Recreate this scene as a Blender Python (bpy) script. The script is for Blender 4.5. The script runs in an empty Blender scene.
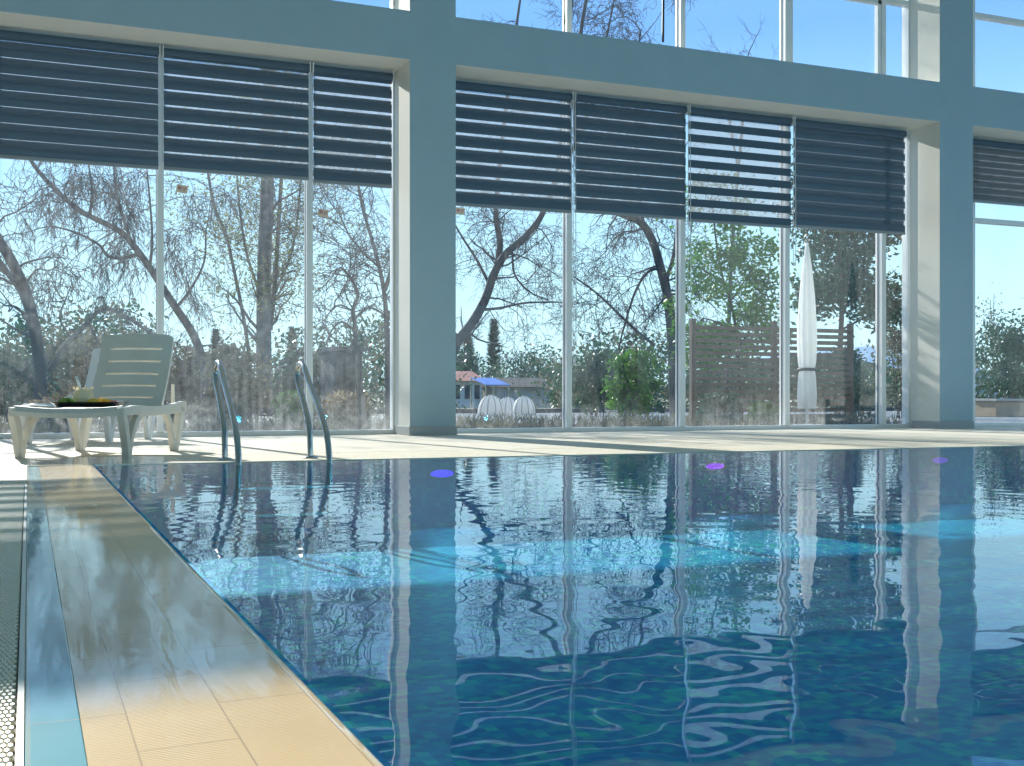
import bpy, bmesh, math, random
from mathutils import Vector, Matrix
import numpy as np

scene = bpy.context.scene
COL = scene.collection
PI = math.pi

# ---------------------------------------------------------------- camera
F_PX = 1160.0            # focal length in pixels of the 1024 wide frame
YAW = math.radians(22.65)
CAM_H = 0.434
HOR = 398.0
SN, CS = math.sin(YAW), math.cos(YAW)

def pt(u, v, Y):
    """world point on the vertical plane y = Y that lies behind pixel (u, v)"""
    r = (u - 512.0) / F_PX
    dx, dy, dz = SN + r * CS, CS - r * SN, (HOR - v) / F_PX
    t = Y / dy
    return Vector((dx * t, Y, CAM_H + dz * t))

def gx(u, Y):
    return pt(u, HOR, Y).x

def px(Y, u=512):
    """metres covered by one pixel at depth plane Y"""
    r = (u - 512.0) / F_PX
    return Y / (CS - r * SN) / F_PX

cam_data = bpy.data.cameras.new('camera')
cam = bpy.data.objects.new('camera', cam_data)
COL.objects.link(cam)
cam.location = (0, 0, CAM_H)
cam.rotation_euler = (PI / 2, 0, -YAW)
cam_data.sensor_width = 36
cam_data.lens = 36 * F_PX / 1024
cam_data.shift_y = (HOR - 383.0) / 1024
cam_data.clip_end = 6000
scene.camera = cam

# ---------------------------------------------------------------- materials
def new_mat(name):
    m = bpy.data.materials.new(name)
    m.use_nodes = True
    nt = m.node_tree
    for n in list(nt.nodes):
        nt.nodes.remove(n)
    out = nt.nodes.new('ShaderNodeOutputMaterial')
    return m, nt, out

def node(nt, kind, **kw):
    n = nt.nodes.new(kind)
    for k, v in kw.items():
        if k in n.inputs:
            n.inputs[k].default_value = v
        else:
            setattr(n, k, v)
    return n

def rgb(c):
    return (c[0], c[1], c[2], 1)

def mat(name, c, rough=.6, c2=None, scale=8., metal=0., spec=.5, bump=0., bscale=60., trans=0.):
    m, nt, out = new_mat(name)
    L = nt.links
    p = node(nt, 'ShaderNodeBsdfPrincipled')
    p.inputs['Base Color'].default_value = rgb(c)
    p.inputs['Roughness'].default_value = rough
    p.inputs['Metallic'].default_value = metal
    p.inputs['Specular IOR Level'].default_value = spec
    tc = node(nt, 'ShaderNodeTexCoord')
    if c2 is not None:
        nz = node(nt, 'ShaderNodeTexNoise', Scale=scale, Detail=5.)
        L.new(tc.outputs['Object'], nz.inputs['Vector'])
        mr = node(nt, 'ShaderNodeMapRange')
        mr.inputs['From Min'].default_value = .3
        mr.inputs['From Max'].default_value = .7
        L.new(nz.outputs['Fac'], mr.inputs['Value'])
        mx = node(nt, 'ShaderNodeMix', data_type='RGBA')
        mx.inputs['A'].default_value = rgb(c)
        mx.inputs[6].default_value = rgb(c)
        mx.inputs[7].default_value = rgb(c2)
        L.new(mr.outputs[0], mx.inputs[0])
        L.new(mx.outputs[2], p.inputs['Base Color'])
    if bump > 0:
        nb = node(nt, 'ShaderNodeTexNoise', Scale=bscale, Detail=4.)
        L.new(tc.outputs['Object'], nb.inputs['Vector'])
        b = node(nt, 'ShaderNodeBump', Strength=bump)
        b.inputs['Distance'].default_value = .01
        L.new(nb.outputs['Fac'], b.inputs['Height'])
        L.new(b.outputs[0], p.inputs['Normal'])
    if trans > 0:
        tr = node(nt, 'ShaderNodeBsdfTranslucent')
        if c2 is not None:
            L.new(mx.outputs[2], tr.inputs['Color'])
        else:
            tr.inputs['Color'].default_value = rgb(c)
        ms = node(nt, 'ShaderNodeMixShader', Fac=trans)
        L.new(p.outputs[0], ms.inputs[1])
        L.new(tr.outputs[0], ms.inputs[2])
        L.new(ms.outputs[0], out.inputs[0])
    else:
        L.new(p.outputs[0], out.inputs[0])
    return m

M = {}
M['wall'] = mat('plaster_shade_tone', (.42, .54, .59), .8, (.40, .52, .57), 3., bump=.05)  # cool shade on the white wall fronts, put into the base colour
M['reveal'] = mat('plaster_lit_tone', (.80, .78, .70), .8, (.76, .75, .68), 3., bump=.05)  # same plaster with the warm deck bounce put into its colour
M['plinth'] = mat('grey_plinth', (.42, .44, .44), .6)
M['frame'] = mat('white_window_metal', (.86, .86, .84), .35)
M['gasket'] = mat('dark_gasket', (.06, .07, .08), .6)
M['rail'] = mat('blind_rail', (.30, .33, .35), .4)
M['steel'] = mat('brushed_steel', (.46, .48, .47), .22, metal=1.)
M['resin'] = mat('white_resin', (.72, .70, .63), .42, (.66, .64, .57), 6., trans=.03)
M['resin_white'] = mat('glare_white_resin', (.85, .86, .85), .42, trans=.06)  # paler copy of the lounger resin, washed-out glare put into the colour
M['grate'] = mat('cream_plastic_grating', (.86, .79, .62), .45)
M['grate_base'] = mat('drain_channel', (.16, .13, .09), .8)
M['grate_frame'] = mat('grating_frame', (.84, .82, .76), .5)
M['bark'] = mat('grey_bark', (.066, .074, .086), .9, (.040, .045, .055), 4.)
M['bark_pale'] = mat('pale_bark', (.13, .135, .135), .9, (.08, .085, .09), 3.)
M['bark_brown'] = mat('brown_bark', (.10, .075, .06), .9, (.06, .05, .045), 4.)
M['twig'] = mat('twig_bark', (.06, .068, .08), .9)
M['leaf_yellow'] = mat('yellow_green_leaf', (.24, .26, .10), .6, (.16, .19, .07), 2., trans=.4)
M['leaf_green'] = mat('fresh_green_leaf', (.11, .27, .035), .5, (.045, .14, .02), 1.5, trans=.4)
M['leaf_dark'] = mat('dark_green_leaf', (.035, .115, .05), .5, (.018, .06, .03), 1.5, trans=.3)
M['leaf_blue'] = mat('blue_green_leaf', (.09, .15, .11), .6, (.05, .10, .08), 1.5, trans=.35)
M['leaf_grey'] = mat('grey_green_leaf', (.15, .17, .12), .7, (.09, .10, .075), 1.2, trans=.35)
M['leaf_olive'] = mat('olive_leaf', (.15, .14, .085), .7, (.085, .08, .055), 1.2, trans=.35)
M['leaf_dry'] = mat('dry_reed', (.30, .24, .14), .8, (.20, .15, .09), 2., trans=.3)
M['needle'] = mat('conifer_needles', (.03, .07, .05), .7, (.02, .045, .035), 1.2)
M['white_cloth'] = mat('white_canvas', (.90, .90, .88), .8, trans=.6)
M['strap'] = mat('dark_strap', (.05, .05, .055), .7)
M['concrete'] = mat('pale_concrete', (.45, .44, .42), .9, (.36, .35, .33), 2.)
M['shed'] = mat('dark_shed_boards', (.07, .07, .075), .8, (.045, .045, .05), 6.)
M['roof_red'] = mat('red_roof_tiles', (.48, .16, .10), .8, (.36, .11, .08), 3.)
M['house'] = mat('white_render', (.70, .68, .64), .85)
M['glass_dark'] = mat('dark_window_glass', (.05, .07, .09), .1)
M['tarp'] = mat('blue_tarpaulin', (.06, .16, .48), .5)
M['wood'] = mat('weathered_slats', (.17, .125, .10), .8, (.11, .085, .07), 5.)
M['planter'] = mat('sandstone', (.46, .36, .26), .9, (.38, .29, .2), 4.)
M['hill'] = mat('distant_hill', (.26, .38, .50), 1., (.20, .31, .42), .02)  # bluish haze of the distance put into the base colour
M['sticker'] = mat('beige_sticker', (.85, .66, .52), .6)
M['sticker_print'] = mat('sticker_print', (.60, .30, .24), .6)
M['tray'] = mat('black_tray', (.012, .013, .015), .25)
M['coconut'] = mat('cream_fruit_cup', (.86, .76, .52), .5, (.80, .70, .46), 9., trans=.15)
M['straw'] = mat('white_straw', (.9, .9, .9), .3)
M['fruit_yellow'] = mat('yellow_fruit', (.85, .62, .10), .4, trans=.3)
M['fruit_green'] = mat('green_fruit', (.25, .45, .06), .4, trans=.3)
M['fruit_pink'] = mat('pink_fruit', (.75, .28, .26), .4, trans=.3)
M['napkin'] = mat('white_napkin', (.9, .9, .9), .8, trans=.3)
M['bead'] = mat('white_bead_chain', (.8, .8, .78), .4)
M['cord'] = mat('black_cord', (.02, .02, .03), .5)
M['box_white'] = mat('white_utility_box', (.85, .85, .83), .5)

def schlick(nt, f0):
    """mirror share of a thin clear sheet, the same from both sides"""
    L = nt.links
    ge = node(nt, 'ShaderNodeNewGeometry')
    dt = node(nt, 'ShaderNodeVectorMath', operation='DOT_PRODUCT')
    L.new(ge.outputs['Normal'], dt.inputs[0]); L.new(ge.outputs['Incoming'], dt.inputs[1])
    ab = node(nt, 'ShaderNodeMath', operation='ABSOLUTE'); L.new(dt.outputs['Value'], ab.inputs[0])
    om = node(nt, 'ShaderNodeMath', operation='SUBTRACT', use_clamp=True); om.inputs[0].default_value = 1.; L.new(ab.outputs[0], om.inputs[1])
    pw = node(nt, 'ShaderNodeMath', operation='POWER'); pw.inputs[1].default_value = 5.; L.new(om.outputs[0], pw.inputs[0])
    fr = node(nt, 'ShaderNodeMath', operation='MULTIPLY_ADD', use_clamp=True); fr.inputs[1].default_value = 1. - f0; fr.inputs[2].default_value = f0
    L.new(pw.outputs[0], fr.inputs[0])
    return fr

def glass_mat(k):
    """window glass with the film of dust that catches the light"""
    m, nt, out = new_mat('dusty_window_glass_%d' % int(k * 100))
    L = nt.links
    tc = node(nt, 'ShaderNodeTexCoord')
    tr = node(nt, 'ShaderNodeBsdfTransparent')
    tr.inputs[0].default_value = (.965, .985, .985, 1)
    gl = node(nt, 'ShaderNodeBsdfGlossy', Roughness=.0)
    fr = schlick(nt, .025)
    m1 = node(nt, 'ShaderNodeMixShader')
    L.new(fr.outputs[0], m1.inputs[0]); L.new(tr.outputs[0], m1.inputs[1]); L.new(gl.outputs[0], m1.inputs[2])
    # dust: vertical run marks, more towards the bottom edge
    mp = node(nt, 'ShaderNodeMapping')
    mp.inputs['Scale'].default_value = (9., 1., .7)
    L.new(tc.outputs['Object'], mp.inputs['Vector'])
    nz = node(nt, 'ShaderNodeTexNoise', Scale=2.2, Detail=6.)
    L.new(mp.outputs[0], nz.inputs['Vector'])
    nz2 = node(nt, 'ShaderNodeTexNoise', Scale=14., Detail=6.)
    L.new(tc.outputs['Object'], nz2.inputs['Vector'])
    sx = node(nt, 'ShaderNodeSeparateXYZ')
    L.new(tc.outputs['Object'], sx.inputs[0])
    low = node(nt, 'ShaderNodeMapRange')
    low.inputs['From Min'].default_value = 0.0; low.inputs['From Max'].default_value = .55
    low.inputs['To Min'].default_value = .24 * min(k, .9); low.inputs['To Max'].default_value = 0.
    L.new(sx.outputs['Z'], low.inputs['Value'])
    mu = node(nt, 'ShaderNodeMath', operation='MULTIPLY')
    L.new(nz.outputs['Fac'], mu.inputs[0]); L.new(nz2.outputs['Fac'], mu.inputs[1])
    a = node(nt, 'ShaderNodeMath', operation='MULTIPLY'); a.inputs[1].default_value = .075 * k
    L.new(mu.outputs[0], a.inputs[0])
    b = node(nt, 'ShaderNodeMath', operation='MULTIPLY')
    L.new(low.outputs[0], b.inputs[0]); L.new(mu.outputs[0], b.inputs[1])
    s = node(nt, 'ShaderNodeMath', operation='ADD', use_clamp=True)
    L.new(a.outputs[0], s.inputs[0]); L.new(b.outputs[0], s.inputs[1])
    tl = node(nt, 'ShaderNodeBsdfTranslucent'); tl.inputs[0].default_value = (.9, .95, .95, 1)
    m2 = node(nt, 'ShaderNodeMixShader')
    L.new(s.outputs[0], m2.inputs[0]); L.new(m1.outputs[0], m2.inputs[1]); L.new(tl.outputs[0], m2.inputs[2])
    L.new(m2.outputs[0], out.inputs[0])
    return m
G_DUST = {1: glass_mat(1.25), 2: glass_mat(.65), 3: glass_mat(.5), 4: glass_mat(.35)}

def fabric_mats():
    m = mat('charcoal_blind_cloth', (.095, .145, .195), .9, trans=.06)
    s, nt, out = new_mat('sheer_blind_mesh')
    L = nt.links
    tr = node(nt, 'ShaderNodeBsdfTransparent'); tr.inputs[0].default_value = (.9, .9, .9, 1)
    tl = node(nt, 'ShaderNodeBsdfTranslucent'); tl.inputs[0].default_value = (.45, .48, .52, 1)
    df = node(nt, 'ShaderNodeBsdfDiffuse'); df.inputs[0].default_value = (.40, .43, .46, 1)
    m1 = node(nt, 'ShaderNodeMixShader', Fac=.5)
    m2 = node(nt, 'ShaderNodeMixShader', Fac=.30)
    L.new(tl.outputs[0], m1.inputs[1]); L.new(df.outputs[0], m1.inputs[2])
    L.new(tr.outputs[0], m2.inputs[1]); L.new(m1.outputs[0], m2.inputs[2])
    L.new(m2.outputs[0], out.inputs[0])
    return m, s
M['cloth'], M['sheer'] = fabric_mats()
M['cloth_grey'] = mat('grey_brown_blind_cloth', (.20, .20, .21), .9, trans=.08)

def tile_mat(name, c1, c2, grout, bw, bh, wet=0., ridge=True, rot=False, mortar=.003, wet_x=None):
    """rectangular pool-side tiles; wet = share of a thin water film lying on them"""
    m, nt, out = new_mat(name)
    L = nt.links
    tc = node(nt, 'ShaderNodeTexCoord')
    mp = node(nt, 'ShaderNodeMapping')
    if rot:
        mp.inputs['Rotation'].default_value = (0, 0, PI / 2)
    L.new(tc.outputs['Object'], mp.inputs['Vector'])
    br = node(nt, 'ShaderNodeTexBrick')
    br.inputs['Color1'].default_value = rgb(c1); br.inputs['Color2'].default_value = rgb(c2)
    br.inputs['Mortar'].default_value = rgb(grout)
    br.inputs['Scale'].default_value = 1.
    br.inputs['Mortar Size'].default_value = mortar
    br.inputs['Brick Width'].default_value = bw
    br.inputs['Row Height'].default_value = bh
    L.new(mp.outputs[0], br.inputs['Vector'])
    p = node(nt, 'ShaderNodeBsdfPrincipled')
    p.inputs['Roughness'].default_value = .7
    p.inputs['Specular IOR Level'].default_value = .08
    nz = node(nt, 'ShaderNodeTexNoise', Scale=5., Detail=5.)
    L.new(tc.outputs['Object'], nz.inputs['Vector'])
    hsv = node(nt, 'ShaderNodeHueSaturation')
    mr = node(nt, 'ShaderNodeMapRange')
    mr.inputs['To Min'].default_value = .88; mr.inputs['To Max'].default_value = 1.1
    L.new(nz.outputs['Fac'], mr.inputs['Value']); L.new(mr.outputs[0], hsv.inputs['Value'])
    L.new(br.outputs['Color'], hsv.inputs['Color'])
    L.new(hsv.outputs[0], p.inputs['Base Color'])
    if ridge:
        wv = node(nt, 'ShaderNodeTexWave', bands_direction='Y')
        wv.inputs['Scale'].default_value = 45.; wv.inputs['Distortion'].default_value = .6
        L.new(tc.outputs['Object'], wv.inputs['Vector'])
        b = node(nt, 'ShaderNodeBump', Strength=.25); b.inputs['Distance'].default_value = .002
        L.new(wv.outputs['Fac'], b.inputs['Height'])
        L.new(b.outputs[0], p.inputs['Normal'])
    if wet > 0:
        p.inputs['Coat IOR'].default_value = 2.2
        p.inputs['Coat Roughness'].default_value = .07
        mw = node(nt, 'ShaderNodeMapping')
        mw.inputs['Scale'].default_value = (16., 2.0, 1.)
        L.new(tc.outputs['Object'], mw.inputs['Vector'])
        n1 = node(nt, 'ShaderNodeTexNoise', Scale=1.4, Detail=3.)
        n1.inputs['Distortion'].default_value = .6
        L.new(mw.outputs[0], n1.inputs['Vector'])
        b2 = node(nt, 'ShaderNodeBump', Strength=.22); b2.inputs['Distance'].default_value = .0035
        L.new(n1.outputs['Fac'], b2.inputs['Height'])
        L.new(b2.outputs[0], p.inputs['Coat Normal'])
        if wet_x is None:
            p.inputs['Coat Weight'].default_value = wet
        else:
            sx = node(nt, 'ShaderNodeSeparateXYZ')
            L.new(tc.outputs['Object'], sx.inputs[0])
            q = node(nt, 'ShaderNodeMapRange')
            q.inputs['From Min'].default_value = wet_x; q.inputs['From Max'].default_value = wet_x + .35
            q.inputs['To Min'].default_value = wet; q.inputs['To Max'].default_value = .05
            L.new(sx.outputs['X'], q.inputs['Value'])
            L.new(q.outputs[0], p.inputs['Coat Weight'])
    L.new(p.outputs[0], out.inputs[0])
    return m

M['deck'] = tile_mat('cream_deck_tile', (.76, .70, .59), (.72, .66, .55), (.45, .40, .32), .6, .3, ridge=False)
M['lip'] = tile_mat('beige_overflow_tile', (.82, .57, .29), (.78, .54, .27), (.50, .34, .18), .375, .125, wet=1., rot=True, mortar=.0012)
M['lip_far'] = tile_mat('beige_far_edge_tile', (.80, .73, .60), (.76, .69, .56), (.5, .42, .32), .375, .125, wet=1., wet_x=.75)
M['teal_strip'] = tile_mat('teal_edge_tile', (.06, .40, .50), (.055, .37, .47), (.25, .40, .40), .375, .5, wet=1., ridge=False, rot=True)
M['navy_tile'] = tile_mat('navy_edge_tile', (.03, .035, .20), (.02, .03, .15), (.10, .12, .22), .05, .05, ridge=False)

def mosaic_mat():
    m, nt, out = new_mat('pool_mosaic')
    L = nt.links
    tc = node(nt, 'ShaderNodeTexCoord')
    sc_ = node(nt, 'ShaderNodeVectorMath', operation='SCALE'); sc_.inputs['Scale'].default_value = 1 / .036
    L.new(tc.outputs['Object'], sc_.inputs[0])
    fl = node(nt, 'ShaderNodeVectorMath', operation='FLOOR')
    L.new(sc_.outputs[0], fl.inputs[0])
    wn = node(nt, 'ShaderNodeTexWhiteNoise')
    L.new(fl.outputs[0], wn.inputs['Vector'])
    nz = node(nt, 'ShaderNodeTexNoise', Scale=2.4, Detail=3.)
    L.new(tc.outputs['Object'], nz.inputs['Vector'])
    ad = node(nt, 'ShaderNodeMath', operation='MULTIPLY_ADD')
    ad.inputs[1].default_value = .42; ad.inputs[2].default_value = .07
    L.new(wn.outputs['Value'], ad.inputs[0])
    a2 = node(nt, 'ShaderNodeMath', operation='MULTIPLY_ADD'); a2.inputs[1].default_value = .45
    L.new(nz.outputs['Fac'], a2.inputs[0]); L.new(ad.outputs[0], a2.inputs[2])
    cr = node(nt, 'ShaderNodeValToRGB')
    e = cr.color_ramp.elements
    e[0].position = .10; e[0].color = (.004, .20, .49, 1)
    e[1].position = .80; e[1].color = (.05, .74, .62, 1)
    x = cr.color_ramp.elements.new(.45); x.color = (.005, .31, .64, 1)
    x = cr.color_ramp.elements.new(.65); x.color = (.012, .48, .63, 1)
    L.new(a2.outputs[0], cr.inputs[0])
    p = node(nt, 'ShaderNodeBsdfPrincipled'); p.inputs['Roughness'].default_value = .5
    p.inputs['Specular IOR Level'].default_value = .1
    L.new(cr.outputs[0], p.inputs['Base Color'])
    L.new(p.outputs[0], out.inputs[0])
    return m
M['mosaic'] = mosaic_mat()

def water_mat():
    m, nt, out = new_mat('pool_water')
    L = nt.links
    fr = schlick(nt, .02)
    tr = node(nt, 'ShaderNodeBsdfTransparent'); tr.inputs[0].default_value = (.86, .97, 1., 1)
    gl = node(nt, 'ShaderNodeBsdfGlossy', Roughness=.0)
    ms = node(nt, 'ShaderNodeMixShader')
    L.new(fr.outputs[0], ms.inputs[0]); L.new(tr.outputs[0], ms.inputs[1]); L.new(gl.outputs[0], ms.inputs[2])
    L.new(ms.outputs[0], out.inputs[0])
    return m
M['water'] = water_mat()

def terrace_mat():
    m, nt, out = new_mat('terrace_paving')
    L = nt.links
    tc = node(nt, 'ShaderNodeTexCoord')
    sx = node(nt, 'ShaderNodeSeparateXYZ'); L.new(tc.outputs['Object'], sx.inputs[0])
    nz = node(nt, 'ShaderNodeTexNoise', Scale=.5, Detail=8.); L.new(tc.outputs['Object'], nz.inputs['Vector'])
    cr = node(nt, 'ShaderNodeValToRGB')
    e = cr.color_ramp.elements
    e[0].position = .35; e[0].color = (.10, .12, .06, 1)
    e[1].position = .65; e[1].color = (.28, .25, .17, 1)
    L.new(nz.outputs['Fac'], cr.inputs[0])
    p = node(nt, 'ShaderNodeBsdfPrincipled'); p.inputs['Roughness'].default_value = .95
    L.new(cr.outputs[0], p.inputs['Base Color'])
    L.new(p.outputs[0], out.inputs[0])
    return m
M['earth'] = terrace_mat()
M['paving'] = tile_mat('grey_terrace_slabs', (.26, .27, .27), (.22, .23, .23), (.12, .12, .12), .8, .4, ridge=False)

def emit_mat(name, c, s):
    m, nt, out = new_mat(name)
    e = node(nt, 'ShaderNodeEmission', Strength=s); e.inputs[0].default_value = rgb(c)
    nt.links.new(e.outputs[0], out.inputs[0])
    return m

# ---------------------------------------------------------------- mesh helpers
class MB:
    def __init__(self):
        self.v, self.f, self.mi = [], [], []
    def quadbox(self, c8, mi=0):
        o = len(self.v); self.v += [tuple(p) for p in c8]
        for q in ((0, 3, 2, 1), (4, 5, 6, 7), (0, 1, 5, 4), (1, 2, 6, 5), (2, 3, 7, 6), (3, 0, 4, 7)):
            self.f.append(tuple(o + i for i in q)); self.mi.append(mi)
    def box(self, lo, hi, mi=0):
        x0, y0, z0 = lo; x1, y1, z1 = hi
        self.quadbox([(x0, y0, z0), (x1, y0, z0), (x1, y1, z0), (x0, y1, z0),
                      (x0, y0, z1), (x1, y0, z1), (x1, y1, z1), (x0, y1, z1)], mi)
        return self
    def tube(self, pts, rad, n=8, mi=0, cap=True):
        pts = [Vector(p) for p in pts]
        k = len(pts)
        if not hasattr(rad, '__len__'):
            rad = [rad] * k
        o = len(self.v)
        t = (pts[1] - pts[0]).normalized()
        ref = Vector((0, 0, 1)) if abs(t.z) < .9 else Vector((1, 0, 0))
        nrm = t.cross(ref).normalized()
        for i, p in enumerate(pts):
            if i == 0: tt = pts[1] - pts[0]
            elif i == k - 1: tt = pts[-1] - pts[-2]
            else: tt = pts[i + 1] - pts[i - 1]
            if tt.length < 1e-9: tt = t
            tt = tt.normalized()
            nrm = nrm - tt * nrm.dot(tt)
            if nrm.length < 1e-6:
                nrm = tt.orthogonal()
            nrm.normalize()
            b = tt.cross(nrm)
            for j in range(n):
                a = 2 * PI * j / n
                self.v.append(tuple(p + (nrm * math.cos(a) + b * math.sin(a)) * rad[i]))
        for i in range(k - 1):
            for j in range(n):
                j2 = (j + 1) % n
                self.f.append((o + i * n + j, o + i * n + j2, o + (i + 1) * n + j2, o + (i + 1) * n + j)); self.mi.append(mi)
        if cap and n > 3:
            self.f.append(tuple(o + j for j in reversed(range(n)))); self.mi.append(mi)
            self.f.append(tuple(o + (k - 1) * n + j for j in range(n))); self.mi.append(mi)
        return self
    def lathe(self, prof, n=24, c=(0, 0, 0), mi=0, wob=None):
        o = len(self.v); k = len(prof)
        for i, (r, z) in enumerate(prof):
            for j in range(n):
                a = 2 * PI * j / n
                rr = r * (wob(a, z) if wob else 1)
                self.v.append((c[0] + rr * math.cos(a), c[1] + rr * math.sin(a), c[2] + z))
        for i in range(k - 1):
            for j in range(n):
                j2 = (j + 1) % n
                self.f.append((o + i * n + j, o + i * n + j2, o + (i + 1) * n + j2, o + (i + 1) * n + j)); self.mi.append(mi)
        self.f.append(tuple(o + j for j in reversed(range(n)))); self.mi.append(mi)
        self.f.append(tuple(o + (k - 1) * n + j for j in range(n))); self.mi.append(mi)
        return self
    def quad(self, a, b, c, d, mi=0):
        o = len(self.v); self.v += [tuple(a), tuple(b), tuple(c), tuple(d)]
        self.f.append((o, o + 1, o + 2, o + 3)); self.mi.append(mi)
    def build(self, name, mats, parent=None, smooth=False, bevel=0., loc=None):
        me = bpy.data.meshes.new(name)
        me.from_pydata(self.v, [], self.f)
        if not isinstance(mats, (list, tuple)): mats = [mats]
        for m in mats: me.materials.append(m)
        if len(mats) > 1: me.polygons.foreach_set('material_index', self.mi)
        if smooth: me.polygons.foreach_set('use_smooth', [True] * len(me.polygons))
        me.update()
        o = bpy.data.objects.new(name, me)
        COL.objects.link(o)
        if parent is not None: o.parent = parent
        if loc is not None: o.location = loc
        if bevel > 0:
            b = o.modifiers.new('edge', 'BEVEL'); b.width = bevel; b.segments = 2; b.limit_method = 'ANGLE'
        return o

def tag(o, label=None, cat=None, group=None, kind=None):
    if label: o['label'] = label
    if cat: o['category'] = cat
    if group: o['group'] = group
    if kind: o['kind'] = kind
    return o

def empty(name, loc=(0, 0, 0), rz=0.):
    o = bpy.data.objects.new(name, None)
    COL.objects.link(o)
    o.location = loc; o.rotation_euler = (0, 0, rz); o.empty_display_size = .2
    return o

def copy_tree(o, parent=None):
    c = o.copy(); COL.objects.link(c)
    if parent is not None: c.parent = parent
    for ch in list(o.children): copy_tree(ch, c)
    return c

def smooth_path(P, n=8):
    P = [Vector(p) for p in P]
    if len(P) < 3: 
        return [P[0].lerp(P[-1], i / n) for i in range(n + 1)]
    Q = [P[0] * 2 - P[1]] + P + [P[-1] * 2 - P[-2]]
    out = []
    for i in range(1, len(Q) - 2):
        a, b, c, d = Q[i - 1], Q[i], Q[i + 1], Q[i + 2]
        for k in range(n):
            t = k / n
            out.append(.5 * ((2 * b) + (c - a) * t + (2 * a - 5 * b + 4 * c - d) * t * t + (3 * b - a - 3 * c + d) * t ** 3))
    out.append(P[-1])
    return out

# ---------------------------------------------------------------- world and sun
def make_world():
    w = bpy.data.worlds.new('sky'); scene.world = w; w.use_nodes = True
    nt = w.node_tree
    for n in list(nt.nodes): nt.nodes.remove(n)
    L = nt.links
    out = nt.nodes.new('ShaderNodeOutputWorld')
    bg = nt.nodes.new('ShaderNodeBackground'); bg.inputs[1].default_value = 1.3
    tc = nt.nodes.new('ShaderNodeTexCoord')
    sx = nt.nodes.new('ShaderNodeSeparateXYZ'); L.new(tc.outputs['Generated'], sx.inputs[0])
    cr = nt.nodes.new('ShaderNodeValToRGB')
    e = cr.color_ramp.elements
    e[0].position = 0.; e[0].color = (.10, .12, .10, 1)
    e[1].position = 1.; e[1].color = (.20, .40, .72, 1)
    for p, c in ((.02, (.54, .79, .87)), (.10, (.46, .74, .87)), (.20, (.31, .58, .86)), (.30, (.155, .37, .78)), (.5, (.20, .42, .78))):
        x = cr.color_ramp.elements.new(p); x.color = rgb(c)
    L.new(sx.outputs['Z'], cr.inputs[0])
    L.new(cr.outputs[0], bg.inputs[0]); L.new(bg.outputs[0], out.inputs[0])
make_world()

SUN_TAN, SUN_X = .445, .13      # fall per metre towards the hall, drift to the right
sd = Vector((SUN_X, -1., -SUN_TAN)).normalized()
sl = bpy.data.lights.new('sun', 'SUN')
sl.energy = 7.5; sl.angle = math.radians(.6); sl.color = (1., .96, .89)
so = bpy.data.objects.new('sun', sl); COL.objects.link(so)
so.rotation_euler = sd.to_track_quat('-Z', 'Y').to_euler()
so.location = (5, 40, 25)

# ---------------------------------------------------------------- setting: hall
YF, YG = 12.8, 13.45                       # front of the piers, glass line
PIERS = [(-3.77, -3.20), (4.065, 4.627), (11.89, 12.50), (19.75, 20.32)]
BZ0, BZ1, TOPZ = 4.34, 4.90, 7.6
BAYS = [(-3.20, 4.065), (4.627, 11.89), (12.50, 19.75)]
MUL = [-3.66 + 1.672 * i for i in range(15)]  # mullion lines of the curtain wall

wb = MB()
for a, b in PIERS: wb.box((a, YF, 0), (b, YG + .12, TOPZ))
for a, b in BAYS:
    wb.box((a, YF, BZ0), (b, YG + .12, BZ1))
    wb.box((a, YF, TOPZ - .4), (b, YG + .12, TOPZ))
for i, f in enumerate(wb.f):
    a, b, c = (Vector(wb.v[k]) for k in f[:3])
    wb.mi[i] = 0 if (b - a).cross(c - a).normalized().y < -.5 else 1  # fronts take the shade tone, all other faces the lit tone
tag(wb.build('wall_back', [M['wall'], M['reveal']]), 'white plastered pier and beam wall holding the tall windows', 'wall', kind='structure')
for i, (a, b) in enumerate(PIERS):
    m = MB().box((a - .012, YF - .014, 0), (b + .012, YG - .1, .105))
    tag(m.build('baseboard_pier', M['plinth'], bevel=.004), ['grey plinth around the foot of a pier outside the picture', 'grey plinth around the foot of the pier beside the ladder', 'grey plinth around the foot of the pier beside the closed dark blind', 'grey plinth round the foot of the far pier'][i], 'baseboard', kind='structure')

cl = MB().box((-4.2, -10., TOPZ), (22.5, YG + .12, TOPZ + .3))
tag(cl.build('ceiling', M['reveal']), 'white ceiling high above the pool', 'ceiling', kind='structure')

wl = MB().box((-4.5, -10., -.2), (-4.2, YG + .12, TOPZ + .3))
wf = MB().box((-4.5, -10.3, 3.6), (22.5, -10., TOPZ + .3))
for x in (-4.2, 4.35, 12.2, 20.):
    wf.box((x - .3, -10.3, -.2), (x + .3, -10., 3.6))
tag(wf.build('wall_front', M['wall']), 'opposite window wall of the hall, behind the camera', 'wall', kind='structure')
tag(wl.build('wall_left', M['wall']), 'plain wall closing the hall beside the loungers, outside the picture', 'wall', kind='structure')

# deck
dk = MB()
dk.box((-4.2, 9.10, -.2), (22.5, YG + .12, 0))
dk.box((-4.2, -4., -.2), (-.275, 9.10, 0))
dk.box((-.275, 6.30, -.2), (-.005, 9.10, 0))
tag(dk.build('floor', M['deck']), 'cream tiled deck around the pool', 'floor', kind='structure')

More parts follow.
